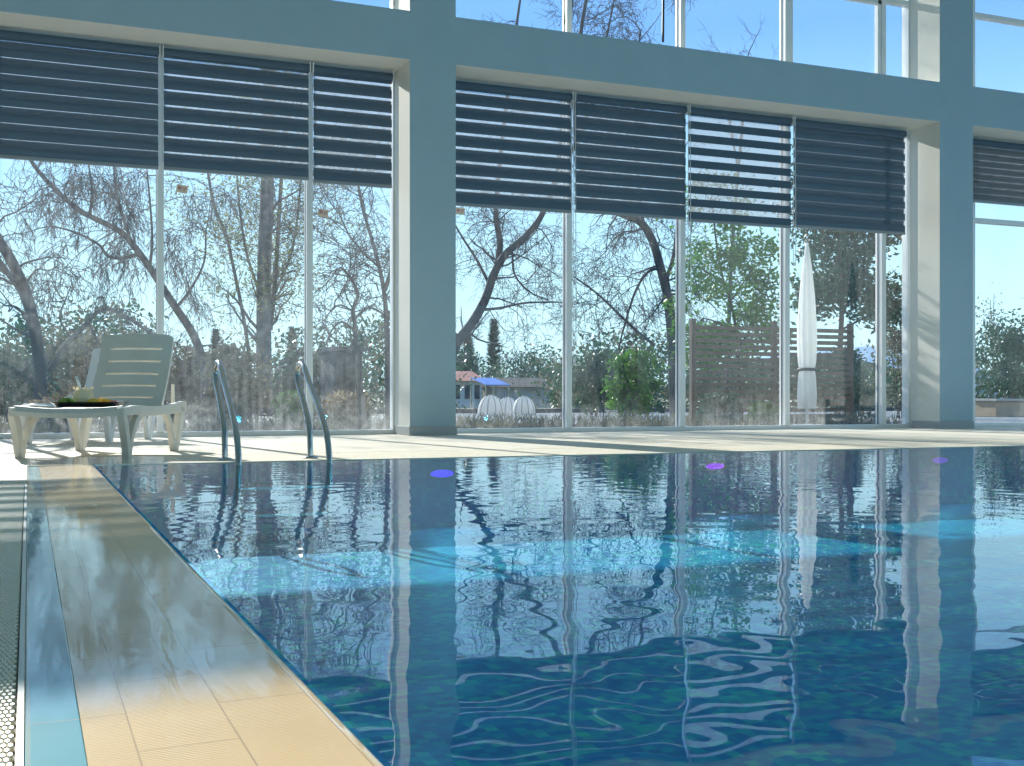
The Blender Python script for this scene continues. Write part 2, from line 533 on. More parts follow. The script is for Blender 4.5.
# overflow edge: left strip and far strip, rounded over into the water
le = MB()
def lip_profile(n=8):
    # across the left strip, from the teal tile to the water
    P = [(.066, -.004), (.20, -.001), (.33, .001)]
    for i in range(n + 1):
        a = PI / 2 * i / n
        P.append((.375 + .025 * math.sin(a), -.023 + .025 * math.cos(a)))
    P += [(.40, -.16)]
    return P
P = lip_profile()
ys = [-4. + i * .5 for i in range(25)] + [8.0]
for i in range(len(P) - 1):
    le.quad((P[i][0], -4, P[i][1]), (P[i + 1][0], -4, P[i + 1][1]), (P[i + 1][0], 8.0, P[i + 1][1]), (P[i][0], 8.0, P[i][1]))
le.box((.066, -4, -.3), (.37, 8.0, -.03))
lip = le.build('pool_edge', M['lip'], smooth=True)
tag(lip, 'wet beige overflow edge tiles along the near pool side', 'pool edge', kind='structure')
fe = MB()
fe.quad((-.005, 8.025, .0), (22.5, 8.025, 0.), (22.5, 9.075, .0), (-.005, 9.075, .0))
fe.box((.40, 8.003, -.3), (22.5, 8.03, .0005))
fe.box((-.005, 8.03, -.3), (22.5, 9.075, -.002))
tag(fe.build('pool_edge', M['lip_far']), 'pale tiled far pool edge under the ladder', 'pool edge', kind='structure')
gp = MB().box((-.005, 9.075, -.1), (22.5, 9.10, -.03))
tag(gp.build('trim_1', M['grate_base']), 'dark drain slot between far pool edge and deck', 'drain slot', kind='structure')
tl = MB().box((-.004, -4, -.2), (.066, 8.03, -.004))
tag(tl.build('trim_2', M['teal_strip'], bevel=.002), 'teal tile border between grating and beige edge tiles', 'tile border', kind='structure')

# grating
g_root = empty('drain_grating', (0, 0, 0))
tag(g_root, 'cream plastic overflow grating with small oval cells, beside the teal border', 'grating')
gb = MB().box((-.26, -1.0, -.10), (-.012, 6.30, -.008)); gb.build('channel', M['grate_base'], g_root)
gf = MB(); gf.box((-.275, -1., -.05), (-.262, 6.30, 0)); gf.box((-.014, -1, -.05), (-.005, 6.30, .0005)); gf.build('frame', M['grate_frame'], g_root)
gc = MB()
pxs, pys = .0082, .021
nx, ny = 30, int(7.28 / pys)
for j in range(ny):
    y = -.98 + j * pys
    for i in range(nx):
        x = -.258 + i * pxs + (.0041 if j % 2 else 0)
        if x > -.017: continue
        o = len(gc.v)
        for k, (s, z) in enumerate(((1., -.008), (.97, -.002), (.72, 0.))):
            for q in range(6):
                a = PI / 6 + q * PI / 3
                gc.v.append((x + .0043 * s * math.cos(a), y + .0118 * s * math.sin(a), z))
        for k in range(2):
            for q in range(6):
                q2 = (q + 1) % 6
                gc.f.append((o + k * 6 + q, o + k * 6 + q2, o + k * 6 + 6 + q2, o + k * 6 + 6 + q)); gc.mi.append(0)
        gc.f.append(tuple(o + 12 + q for q in range(6))); gc.mi.append(0)
gc.build('grid', M['grate'], g_root)

# pool basin and water
PD = -.50
pb = MB()
x0, x1, y0, y1 = .40, 22.5, -4., 8.0
pb.quad((x0, y0, PD), (x1, y0, PD), (x1, y1, PD), (x0, y1, PD))
pb.quad((x0, y1, PD), (x1, y1, PD), (x1, y1, -.012), (x0, y1, -.012))
pb.quad((x0, y0, PD), (x0, y1, PD), (x0, y1, -.14), (x0, y0, -.14), 1)
pb.quad((x1, y1, PD), (x1, y0, PD), (x1, y0, 0), (x1, y1, 0))
pb.quad((x1, y0, PD), (x0, y0, PD), (x0, y0, 0), (x1, y0, 0))
basin = pb.build('pool_basin', [M['mosaic'], M['navy_tile']])
tag(basin, 'blue mosaic pool basin under the water', 'pool', kind='structure')

def water_grid():
    rs = np.random.RandomState(5)
    xs = np.concatenate([np.arange(.40, 6.0, .02), np.arange(6.0, 9.0, .025), np.arange(9.0, 22.51, .05)])
    ysg = np.concatenate([np.arange(-.6, 4.0, .02), np.arange(4.0, 8.0001, .025)])
    X, Y = np.meshgrid(xs, ysg, indexing='ij')
    Z = np.zeros_like(X)
    ph = rs.uniform(0, 2 * PI, 60); an = rs.uniform(0, 2 * PI, 60)
    def bank(lams, slope, i0):
        z = np.zeros_like(X)
        for i, l in enumerate(lams):
            k = 2 * PI / l; a = an[i0 + i]
            z += slope / k * np.sin(k * (X * math.cos(a) + Y * math.sin(a)) + ph[i0 + i])
        return z
    Z += bank(np.linspace(.75, 1.6, 6), .0005, 0)
    Z += bank(np.linspace(.20, .5, 16), .0010, 10)
    # short ripples running in from the far edge and around the ladder
    amp = .5 + .5 * np.clip((Y - 3.0) / 3.5, 0, 1)
    Z += amp * bank(np.linspace(.095, .20, 18), .0028, 30)
    nxx, nyy = len(xs), len(ysg)
    V = np.stack([X, Y, Z - .004], -1).reshape(-1, 3)
    idx = np.arange(nxx * nyy).reshape(nxx, nyy)
    Fq = np.stack([idx[:-1, :-1], idx[1:, :-1], idx[1:, 1:], idx[:-1, 1:]], -1).reshape(-1, 4)
    me = bpy.data.meshes.new('pool_water')
    me.vertices.add(len(V)); me.vertices.foreach_set('co', V.astype(np.float32).ravel())
    me.loops.add(Fq.size); me.loops.foreach_set('vertex_index', Fq.astype(np.int32).ravel())
    me.polygons.add(len(Fq))
    me.polygons.foreach_set('loop_start', np.arange(0, Fq.size, 4, dtype=np.int32))
    me.polygons.foreach_set('use_smooth', np.ones(len(Fq), dtype=bool))
    me.update(calc_edges=True); me.validate()
    me.materials.append(M['water'])
    o = bpy.data.objects.new('pool_water', me); COL.objects.link(o)
    return o
water = water_grid()
tag(water, 'clear rippled pool water mirroring the windows', 'water', kind='structure')
# pool lamps on the far wall, under the water
for i, (x, lab, s, c) in enumerate(((2.78, 'blue underwater lamp below the pier beside the ladder', 5., (.04, .02, 1.)),
                               (5.10, 'magenta tinted underwater lamp below the middle windows', 2.4, (.35, .03, 1.)),
                               (7.42, 'faint violet underwater lamp near the closed blind', 1.4, (.25, .06, 1.)))):
    r = empty('pool_lamp', (x, 7.995, -.115))
    tag(r, lab, 'pool lamp', 'underwater lamps on the far pool wall')
    d = MB().lathe([(.02, 0), (.085, 0), (.085, .018), (.06, .024), (.01, .026)], 24)
    dd = d.build('lens', emit_mat('lamp_glow', c, s), r, smooth=True); dd.rotation_euler = (PI / 2, 0, 0); dd.scale = (1., .30, 1.)
    d2 = MB().tube([(.1 * math.cos(a), -.012, .034 * math.sin(a)) for a in [2 * PI * k / 24 for k in range(25)]], .012, 6)
    d2.build('ring', M['steel'], r, smooth=True)

# added fill lights along both long walls, brightening the water; most lack a lamp
for y, face, rows, pw_ in ((7.93, -1, (2.78, 5.10, 7.42, 9.74, 12.06, 14.4, 16.7), 2.6), (-3.93, 1, (.9, 2.78, 5.10, 7.42, 9.74, 12.06), 27.)):
    for x in rows:
        ld = bpy.data.lights.new('underwater_fill', 'AREA'); ld.shape = 'DISK'; ld.size = .16; ld.energy = pw_; ld.color = (.04, .62, 1.)
        lo_ = bpy.data.objects.new('underwater_fill', ld); COL.objects.link(lo_)
        lo_.location = (x, y, -.13); lo_.rotation_euler = (PI / 2 * (-1 if face < 0 else 1), 0, 0)

# ---------------------------------------------------------------- windows
def window(idx, a, b, z0, z1, transom, label, sash=None, jl=.022):
    r = empty('window_%d' % idx, ((a + b) / 2, YG, z0))
    tag(r, label, 'window', kind='structure')
    ox, oy, oz = (a + b) / 2, YG, z0
    mus = [m for m in MUL if a + .12 < m < b - .12]
    edges = [a] + mus + [b]
    def bx(name, lo, hi, m=M['frame'], bev=.006):
        mb = MB().box((lo[0] - ox, lo[1] - oy, lo[2] - oz), (hi[0] - ox, hi[1] - oy, hi[2] - oz))
        return mb.build(name, m, r, bevel=bev)
    bx('sill', (a, YG - .06, z0), (b, YG + .08, z0 + .055))
    bx('head', (a, YG - .05, z1 - .07), (b, YG + .08, z1))
    bx('jamb', (a, YG - .05, z0 + .055), (a + jl, YG + .08, z1 - .07))
    bx('jamb', (b - .022, YG - .05, z0 + .055), (b, YG + .08, z1 - .07))
    for m in mus:
        o = bx('mullion', (m - .036, YG - .09, z0 + .055), (m + .036, YG + .06, z1 - .07))
        for s in (-1, 1):
            g = MB().box((m + s * .036 - .004 - ox, YG - .006 - oy, .055), (m + s * .036 + .004 - ox, YG + .016 - oy, z1 - z0 - .07))
            g.build('gasket', M['gasket'], o)
    for e0, e1 in zip(edges, edges[1:]):
        l, h = e0 + (jl if e0 == a else .036), e1 - (.022 if e1 == b else .036)
        if transom:
            bx('transom', (l, YG - .05, transom - .035), (h, YG + .06, transom + .035))
        mb = MB().box((l, 0, z0 + .055), (h, .008, z1 - .07))
        p = mb.build('pane', G_DUST[min(idx, 4)], r)
        p.location = (-ox, 0, -oz)
    if sash:
        for e0, e1 in sash:
            l, h, zt = e0 + .04, e1 - .04, transom - .035
            s = MB()
            for lo, hi in (((l, z0 + .055), (l + .06, zt)), ((h - .06, z0 + .055), (h, zt)), ((l, z0 + .055), (h, z0 + .14)), ((l, zt - .06), (h, zt))):
                s.box((lo[0] - ox, -.075, lo[1] - oz), (hi[0] - ox, -.005, hi[1] - oz))
            s.build('sash', M['frame'], r, bevel=.004)
    return r
window(1, *BAYS[0], 0, BZ0, None, 'tall window wall behind the sun loungers and ladder')
window(2, *BAYS[1], 0, BZ0, None, 'tall window wall of four panes between the two piers')
window(3, *BAYS[2], 0, BZ0, 3.11, 'tall window with a cross bar beyond the second pier', jl=.11)
window(4, *BAYS[0], BZ1, TOPZ - .4, 6.2, 'upper window above the loungers')
window(5, *BAYS[1], BZ1, TOPZ - .4, 6.2, 'upper window strip between the two piers', sash=[(MUL[8], MUL[9])])
window(6, *BAYS[2], BZ1, TOPZ - .4, 6.2, 'upper window with a cross bar beyond the second pier', jl=.11)

# stickers on the glass
def sticker(u, v, label, tilt):
    p = pt(u, v, YG - .004)
    r = empty('window_sticker', p); r.rotation_euler = (0, tilt, 0)
    tag(r, label, 'sticker', 'stickers on the panes')
    MB().box((-.062, -.0015, -.045), (.062, .0, .045)).build('sheet', M['sticker'], r)
    mb = MB(); mb.box((-.045, -.003, -.01), (-.005, -.0012, .028)); mb.box((.008, -.003, .006), (.048, -.0012, .02)); mb.box((.008, -.003, -.016), (.04, -.0012, -.006))
    mb.build('print', M['sticker_print'], r)
sticker(182, 189, 'small beige sticker high on the pane before the thick poplar trunk', .1)
sticker(323, 213, 'small beige sticker just under the blind edge, on the pane before the dark shed', .1)
sticker(460, 211, 'small beige sticker half hidden by the pier beside the ladder', 0.)

# ---------------------------------------------------------------- zebra blinds
def blind(x0, x1, ztop, zbot, shift, label, chain=None, pitch=.172, opaque=.100, cloth='cloth'):
    Yb = 13.305
    r = empty('zebra_blind', ((x0 + x1) / 2, Yb, ztop))
    tag(r, label, 'blind', 'charcoal zebra blinds in the window heads')
    w = (x1 - x0) / 2
    hr = MB().tube([(-w, 0, -.045), (w, 0, -.045)], .045, 14)
    hr.build('roller', M['cloth'], r, smooth=False)
    for s in (-1, 1):
        b = MB().box((s * w - .006, -.05, -.10), (s * w + .006, .06, .02)); b.build('bracket', M['frame'], r, bevel=.003)
    H = ztop - zbot
    for layer, (dy, sh, nm) in enumerate(((-.012, 0., 'front_cloth'), (.016, shift, 'rear_cloth'))):
        mb = MB()
        z = -.05
        # bands run up from the bottom bar
        edges = []
        k = 0
        zz = -H + .03 + sh
        segs = []
        lo = -H + .02
        cuts = [lo]
        n = -1
        while True:
            a = -H + .02 + sh + n * pitch
            if a > -.05: break
            segs.append((a, a + opaque, 0)); segs.append((a + opaque, a + pitch, 1)); n += 1
        for a, b_, mi in segs:
            a = max(a, lo); b_ = min(b_, -.05)
            if b_ - a < .002: continue
            mb.quad((-w + .012, dy, a), (w - .012, dy, a), (w - .012, dy, b_), (-w + .012, dy, b_), mi)
        mb.build(nm, [M[cloth], M['sheer']], r)
    bb = MB().box((-w + .01, -.022, -H - .012), (w - .01, .022, -H + .026)); bb.build('bottom_bar', M['rail'], r, bevel=.008)
    if chain:
        side, drop = chain
        cx = side * (w - .02) if side < 0 else w + .012
        ch = MB()
        pts = [(cx - .012, -.055, -.05), (cx - .018, -.06, -drop * .5), (cx - .02, -.06, -drop + .04), (cx, -.06, -drop), (cx + .02, -.06, -drop + .04), (cx + .018, -.06, -drop * .5), (cx + .012, -.055, -.05)]
        ch.tube(smooth_path(pts, 10), .005, 5)
        ch.build('bead_chain', M['bead'], r, smooth=True)
ZT = 4.30
g = .018
blind(MUL[1] + g, MUL[2] - g, ZT, 2.96, .045, 'charcoal striped blind at the edge of the picture')
blind(MUL[2] + g, MUL[3] - g, ZT, 2.963, .074, 'wide half-open charcoal blind over the pane behind the loungers')
blind(MUL[3] + g, MUL[4] - g, ZT, 2.965, .060, 'half-open charcoal blind over the pane with the thick poplar trunk')
blind(MUL[4] + g, 4.01, ZT, 2.943, .050, 'narrow open charcoal blind over the pane with the dark shed')
blind(4.665, MUL[6] - .03 + .03, ZT, 2.79, .050, 'charcoal blind with thin light stripes over the pane with the white domes', (1, 3.35))
blind(MUL[6] + .035, MUL[7] + .01, ZT, 2.806, .066, 'almost closed charcoal blind over the pane with the white box', (1, 2.7))
blind(MUL[7] + .045, MUL[8] + .015, ZT, 2.788, .004, 'fully striped open charcoal blind over the pane with the slatted fence', (1, 2.0))
blind(MUL[8] + .05, 11.72, ZT, 2.806, .078, 'fully closed dark blind over the pane with the white parasol', (1, 3.55))
blind(12.57, MUL[11] - g, ZT, 3.365, .045, 'short grey-brown blind beyond the second pier', cloth='cloth_grey', pitch=.10, opaque=.06)

# hanging cords in the upper window
for u0, u1, lab, rr in ((561, 565, 'thin dark cord hanging beside the first upper mullion', .008), (661, 663, 'thick dark cord hanging before the second upper pane', .016)):
    a, b = pt(u0, -60, 13.3), pt(u1, 24 if u0 < 600 else 42, 13.3)
    a.z = 7.15
    m = MB().tube(smooth_path([a, a.lerp(b, .5) + Vector((.02, 0, 0)), b], 8), rr, 6)
    b.z = max(b.z, 4.91)
    tag(m.build('hanging_cord', M['cord'], smooth=True), lab, 'cord')

# ---------------------------------------------------------------- ladder
lad = empty('pool_ladder', (1.55, 8.2, 0))
tag(lad, 'stainless steel swan-neck pool ladder on the far pool edge', 'ladder')
def rail_path(X):
    return [(X - 1.55, y - 8.2, z) for y, z in
            ((8.28, .0), (8.29, .10), (8.33, .24), (8.50, .40), (8.66, .52), (8.72, .60), (8.70, .665), (8.60, .690), (8.48, .655), (8.28, .52), (7.98, .34), (7.80, .20), (7.72, .05), (7.70, -.12), (7.70, -.28), (7.72, -.45))]
for X in (1.275, 1.88):
    t = MB().tube(smooth_path(rail_path(X), 6), .021, 14)
    o = t.build('handrail', M['steel'], lad, smooth=True)
    fl = MB().lathe([(.055, 0), (.055, .006), (.04, .014), (.024, .018)], 20, (X - 1.55, .08, 0)); fl.build('flange', M['steel'], lad, smooth=True)
for z in (-.16, -.34):
    s = MB().box((-.275, -.54, z - .014), (.33, -.44, z + .014)); s.build('step', M['steel'], lad, bevel=.006)

# ---------------------------------------------------------------- sun loungers
def plate(mb, nu, nv, fn, thick, hole=lambda a, b: False, us=None, vs=None):
    """curved plate with rectangular holes; fn(u, v) gives the mid surface, normal taken as given"""
    us = us or [i / nu for i in range(nu + 1)]
    vs = vs or [i / nv for i in range(nv + 1)]
    A, B = {}, {}
    def vert(i, j, top):
        D = A if top else B
        if (i, j) not in D:
            p, n = fn(us[i], vs[j])
            mb.v.append(tuple(p + n * (thick / 2 if top else -thick / 2))); D[(i, j)] = len(mb.v) - 1
        return D[(i, j)]
    solid = {}
    for i in range(len(us) - 1):
        for j in range(len(vs) - 1):
            solid[(i, j)] = not hole((us[i] + us[i + 1]) / 2, (vs[j] + vs[j + 1]) / 2)
    for (i, j), s in solid.items():
        if not s: continue
        q = [(i, j), (i + 1, j), (i + 1, j + 1), (i, j + 1)]
        mb.f.append(tuple(vert(*c, True) for c in q)); mb.mi.append(0)
        mb.f.append(tuple(vert(*c, False) for c in reversed(q))); mb.mi.append(0)
        for di, dj, c0, c1 in ((0, -1, q[0], q[1]), (1, 0, q[1], q[2]), (0, 1, q[2], q[3]), (-1, 0, q[3], q[0])):
            if not solid.get((i + di, j + dj), False):
                mb.f.append((vert(*c1, True), vert(*c0, True), vert(*c0, False), vert(*c1, False))); mb.mi.append(0)
    return mb

def strip(mb, path, x0, x1, th):
    """flat bar swept along a path in the (y, z) plane, th = thickness per point"""
    P = smooth_path([(0, y, z) for y, z in path], 6)
    T = []
    n = len(P)
    for i in range(n):
        f = i / (n - 1) * (len(th) - 1); k = min(int(f), len(th) - 2)
        T.append(th[k] + (th[k + 1] - th[k]) * (f - k))
    ring = []
    for i, p in enumerate(P):
        t = (P[min(i + 1, n - 1)] - P[max(i - 1, 0)]).normalized()
        nn = Vector((0, -t.z, t.y))
        a, b = p + nn * T[i] / 2, p - nn * T[i] / 2
        o = len(mb.v)
        mb.v += [(x0, a.y, a.z), (x1, a.y, a.z), (x1, b.y, b.z), (x0, b.y, b.z)]
        ring.append(o)
    for o, q in zip(ring, ring[1:]):
        for k in range(4):
            k2 = (k + 1) % 4
            mb.f.append((o + k, q + k, q + k2, o + k2)); mb.mi.append(0)
    o = ring[0]; mb.f.append((o, o + 1, o + 2, o + 3)); mb.mi.append(0)
    o = ring[-1]; mb.f.append((o + 3, o + 2, o + 1, o)); mb.mi.append(0)

W = .385    # half width
def make_lounger(material, label):
    r = empty('sun_lounger')
    tag(r, label, 'sun lounger', 'resin sun loungers by the windows')
    # seat: y from 0 (foot end) to 1.28, dished across, dropping slightly to the hip
    vs = [i / 40 for i in range(41)]
    def seat(u, v):
        x = (u - .5) * 2
        y = v * 1.30
        z = .352 - .022 * (1 - x * x) + .012 * math.cos(v * PI * 2) - .035 * max(0, .04 - v) / .04
        return Vector((x * W, y, z)), Vector((0, 0, 1))
    def sh(u, v):
        if not .16 < u < .84: return False
        y = v * 1.30
        return y > .14 and (y - .14) % .15 < .024 and y < 1.2
    m = plate(MB(), 12, 1, seat, .034, sh, vs=[i * .012 / 1.3 for i in range(int(1.3 / .012) + 1)] + [1.])
    m.build('seat', material, r, smooth=False)
    # backrest: rises at about 56 degrees from y = 1.28
    ang = math.radians(57)
    BL = .73
    def back(u, v):
        x = (u - .5) * 2
        wv = W * (.82 - .02 * v)
        # rounded upper corners
        k = max(0., v - .93) / .07
        ww = wv - .055 * (1 - math.sqrt(max(0., 1 - k * k)))
        d = v * BL
        bow = .035 * math.sin(v * PI) - .015 * (1 - x * x)
        y = 1.27 + d * math.cos(ang) + bow * math.sin(ang)
        z = .35 + d * math.sin(ang) - bow * math.cos(ang)
        return Vector((x * ww * .97, y, z)), Vector((0, -math.sin(ang), math.cos(ang)))
    slots = [.135, .305, .475, .645, .81]
    def bh(u, v):
        return .13 < u < .87 and any(abs(v - s_) < .0125 for s_ in slots)
    vv = sorted(set([0, .04, .08, .9, .93, .95, .965, .98, .99, 1.] + [s_ + d for s_ in slots for d in (-.0125, .0125)] + [s_ + .08 for s_ in slots[:-1]]))
    uu = [0, .03, .08, .13, .25, .38, .5, .62, .75, .87, .92, .97, 1.]
    m = plate(MB(), 1, 1, back, .036, bh, us=uu, vs=vv)
    m.build('backrest', material, r)
    for s in (-1, 1):
        xa, xb = (s * W - .026, s * W + .026)
        m = MB(); strip(m, [(0.01, .335), (.3, .345), (.7, .335), (1.1, .34), (1.55, .36), (1.66, .37)], xa, xb, [.06, .07, .075, .075, .09, .07]); m.build('side_rail', material, r, bevel=.008)
        m = MB(); strip(m, [(.03, .33), (.09, .20), (.155, .0)], xa, xb, [.085, .075, .07])
        strip(m, [(.16, .0), (.22, .14), (.36, .28), (.55, .335), (.66, .34)], xa + .004, xb - .004, [.065, .06, .06, .05, .04]); m.build('leg', material, r, bevel=.007)
        m = MB(); strip(m, [(.9, .34), (1.06, .325), (1.22, .22), (1.34, .0)], xa + .004, xb - .004, [.04, .055, .06, .065])
        strip(m, [(1.35, 0.), (1.43, .12), (1.56, .35)], xa, xb, [.075, .10, .12]); m.build('leg', material, r, bevel=.007)
        m = MB(); strip(m, [(1.60, .345), (1.60, .55)], s * W * .80 - .012, s * W * .80 + .012, [.03, .028]); m.build('back_prop', material, r)
    return r
A0, A1 = Vector((-.01, 9.09)), Vector((.68, 8.81))
ax = (A1 - A0).normalized()
rz = math.atan2(ax.y, ax.x)
lc = (A0 + A1) / 2 + Vector((-.03, .0))
yaxis = Vector((-ax.y, ax.x))
lo1 = make_lounger(M['resin'], 'grey-white resin sun lounger with raised slotted back, carrying the fruit tray')
base = lc - yaxis * .155
lo1.location = (base.x, base.y, 0); lo1.rotation_euler = (0, 0, rz)
lo2 = make_lounger(M['resin_white'], 'glare-whitened resin sun lounger behind the one with the tray')
lo2.location = (.30, 11.65, 0); lo2.rotation_euler = (0, 0, rz + .0)

# tray and fruit on the foot end
LM = Matrix.Translation((base.x, base.y, 0)) @ Matrix.Rotation(rz, 4, 'Z')
def on_lounger(x, y, z): return LM @ Vector((x, y, z))
TZ = .366
tray = empty('serving_tray', on_lounger(.03, .40, TZ), rz)
tag(tray, 'black serving tray lying on the lounger foot end', 'tray')
def rr_prof(hw, hd, z, n=6, rad=.05):
    out = []
    for cx, cy, a0 in ((hw - rad, hd - rad, 0), (-hw + rad, hd - rad, PI / 2), (-hw + rad, -hd + rad, PI), (hw - rad, -hd + rad, 1.5 * PI)):
        for i in range(n + 1):
            a = a0 + PI / 2 * i / n
            out.append((cx + rad * math.cos(a), cy + rad * math.sin(a), z))
    return out
def loft(mb, rings):
    o = len(mb.v); n = len(rings[0])
    for rg in rings: mb.v += rg
    for i in range(len(rings) - 1):
        for j in range(n):
            j2 = (j + 1) % n
            mb.f.append((o + i * n + j, o + i * n + j2, o + (i + 1) * n + j2, o + (i + 1) * n + j)); mb.mi.append(0)
    mb.f.append(tuple(o + j for j in reversed(range(n)))); mb.mi.append(0)
    mb.f.append(tuple(o + (len(rings) - 1) * n + j for j in range(n))); mb.mi.append(0)
m = MB(); loft(m, [rr_prof(.215, .13, 0), rr_prof(.232, .147, .024), rr_prof(.25, .165, .034), rr_prof(.25, .165, .038), rr_prof(.228, .143, .030), rr_prof(.21, .125, .012)])
m.build('dish', M['tray'], tray, smooth=False)
cup = empty('fruit_cup', on_lounger(-.01, .38, TZ + .014), rz)
tag(cup, 'round cream fruit cup standing in the middle of the tray', 'cup')
prof = [(.02, 0), (.05, .002), (.068, .02), (.076, .05), (.072, .085), (.058, .11), (.04, .125), (.03, .128)]
MB().lathe(prof, 32, wob=lambda a, z: 1 + .03 * math.cos(8 * a)).build('bowl', M['coconut'], cup, smooth=True)
m = MB()
for k in range(7):
    a = 2 * PI * k / 7
    c, s = math.cos(a), math.sin(a)
    m.quad((.05 * c - .016 * s, .05 * s + .016 * c, .105), (.05 * c + .016 * s, .05 * s - .016 * c, .105), (.078 * c, .078 * s, .128), (.066 * c, .066 * s, .142))
m.build('petal', M['coconut'], cup)
m = MB().tube([(-.01, 0, .06), (-.035, 0, .16), (-.055, .0, .215)], .011, 8); m.build('straw', M['straw'], cup, smooth=True)
random.seed(3)
def slice_mesh(rad, th, col):
    m = MB(); n = 10
    o = len(m.v)
    for z in (0, th):
        for k in range(n + 1):
            a = PI * k / n
            m.v.append((rad * math.cos(a), rad * math.sin(a), z))
    for k in range(n):
        m.f.append((o + k, o + k + 1, o + n + 2 + k, o + n + 1 + k)); m.mi.append(0)
    m.f.append(tuple(range(o + n, o - 1, -1))); m.f.append(tuple(range(o + n + 1, o + 2 * n + 2))); m.mi += [0, 0]
    m.f.append((o, o + n + 1, o + 2 * n + 1, o + n)); m.mi.append(0)
    return m
for i, (x, y, a, tl_) in enumerate(((-.165, -.03, .2, .7), (-.15, .05, 1.2, .6), (-.11, -.06, 2.2, .8))):
    o = slice_mesh(.055, .014, 0).build('lime_slice', M['fruit_green'])
    o.location = on_lounger(.03 + x, .40 + y, TZ + .024); o.rotation_euler = (tl_, 0, rz + a)
    tag(o, 'green fruit slice at the green end of the tray', 'fruit slice', 'green fruit slices')
for i, (x, y, a, tl_) in enumerate(((.085, .01, .2, .9), (.095, .06, .4, .7), (.06, -.10, .1, .8), (.13, -.03, 2.9, .7))):
    o = slice_mesh(.052, .016, 0).build('pineapple_slice', M['fruit_yellow'])
    o.location = on_lounger(.03 + x, .40 + y, TZ + .016); o.rotation_euler = (tl_, 0, rz + a)
    tag(o, 'yellow fruit slice beside the cream cup on the tray', 'fruit slice', 'yellow fruit slices')
for i, (x, y, a) in enumerate(((.165, .02, .3), (.19, -.05, 1.1), (.15, .08, 2.), (.205, .05, .7))):
    m = MB(); s = .024; loft(m, [rr_prof(s, s * .8, 0, 3, .008), rr_prof(s, s * .8, .028, 3, .008), rr_prof(s * .8, s * .6, .036, 3, .008)])
    o = m.build('melon_piece', M['fruit_pink'] if i < 3 else M['napkin'])
    o.location = on_lounger(.03 + x, .40 + y, TZ + .014); o.rotation_euler = (0, 0, rz + a)
    tag(o, 'pink fruit chunk at the pink end of the tray' if i < 3 else 'white fruit chunk at the pink end of the tray', 'fruit', 'fruit chunks')
m = MB()
random.seed(11)
n = 9
H = [[.03 + .05 * random.random() for _ in range(n)] for _ in range(n)]
for i in range(n - 1):
    for j in range(n - 1):
        def P_(a, b):
            d = max(abs(a - 4), abs(b - 4)) / 4
            return (-.09 + .18 * a / (n - 1), -.07 + .14 * b / (n - 1), .004 if d > .95 else H[a][b] * (1.25 - d) + .01)
        m.quad(P_(i, j), P_(i + 1, j), P_(i + 1, j + 1), P_(i, j + 1))
o = m.build('crumpled_napkin', M['napkin']); o.location = on_lounger(-.22, .66, .375); o.rotation_euler = (0, 0, rz)
sm = o.modifiers.new('thickness', 'SOLIDIFY'); sm.thickness = .004
tag(o, 'crumpled white napkin on the lounger behind the tray', 'napkin')

# ---------------------------------------------------------------- outside ground
gm = MB().box((-400, 13.57, -.6), (900, 3200, -.06)); tag(gm.build('ground', M['earth']), 'rough grass and earth of the garden outside', 'ground', kind='structure')
pm = MB().box((-12, 13.57, -.3), (40, 33., -.03)); tag(pm.build('terrace', M['paving']), 'grey paved terrace just outside the glass', 'terrace', kind='structure')
kb = MB().box((-4, 33., -.1), (40, 33.5, .10)); tag(kb.build('kerb', M['shed'], bevel=.02), 'low dark kerb at the far end of the terrace', 'kerb', kind='structure')

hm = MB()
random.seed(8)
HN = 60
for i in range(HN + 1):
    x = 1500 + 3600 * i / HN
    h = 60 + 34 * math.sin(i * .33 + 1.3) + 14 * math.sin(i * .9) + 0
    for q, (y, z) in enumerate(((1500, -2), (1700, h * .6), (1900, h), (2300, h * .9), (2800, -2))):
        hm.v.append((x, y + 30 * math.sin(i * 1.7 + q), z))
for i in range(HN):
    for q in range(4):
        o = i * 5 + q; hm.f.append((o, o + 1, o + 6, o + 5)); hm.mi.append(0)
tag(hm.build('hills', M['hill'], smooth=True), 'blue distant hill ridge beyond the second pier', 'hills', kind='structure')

# ---------------------------------------------------------------- trees
def branch_out(rng, tw, br, origin, d, length, r, level, droop, density, spread):
    """grow one bough as a bent tube and its twigs"""
    n = 6 if level > 0 else 4
    pts = [origin.copy()]
    dd = d.normalized()
    step = length / n
    for i in range(n):
        dd = (dd + Vector((rng.gauss(0, spread), rng.gauss(0, spread), rng.gauss(0, spread) - droop * (1 if level else 1.8)))).normalized()
        pts.append(pts[-1] + dd * step)
    rad = [max(r * (1 - .75 * i / n), .0045) for i in range(n + 1)]
    (br if level > 0 else tw).tube(pts, rad, 5 if level > 1 else 3, cap=False)
    tips = [pts[-1]]
    if level > 0:
        k = max(2, int(length * density + 1 + rng.random()))
        for _ in range(k):
            f = rng.uniform(.15, 1.) * n
            i = min(int(f), n - 1)
            p = pts[i].lerp(pts[i + 1], f - i)
            td = (pts[i + 1] - pts[i]).normalized()
            side = Vector((rng.gauss(0, 1), rng.gauss(0, 1), rng.gauss(0, 1)))
            side = (side - td * side.dot(td)).normalized()
            nd = td * rng.uniform(.4, 1.) + side * rng.uniform(.6, 1.1)
            tips += branch_out(rng, tw, br, p, nd, length * rng.uniform(.35, .7), rad[i] * .5, level - 1, droop, density * 1.5, spread)
    return tips

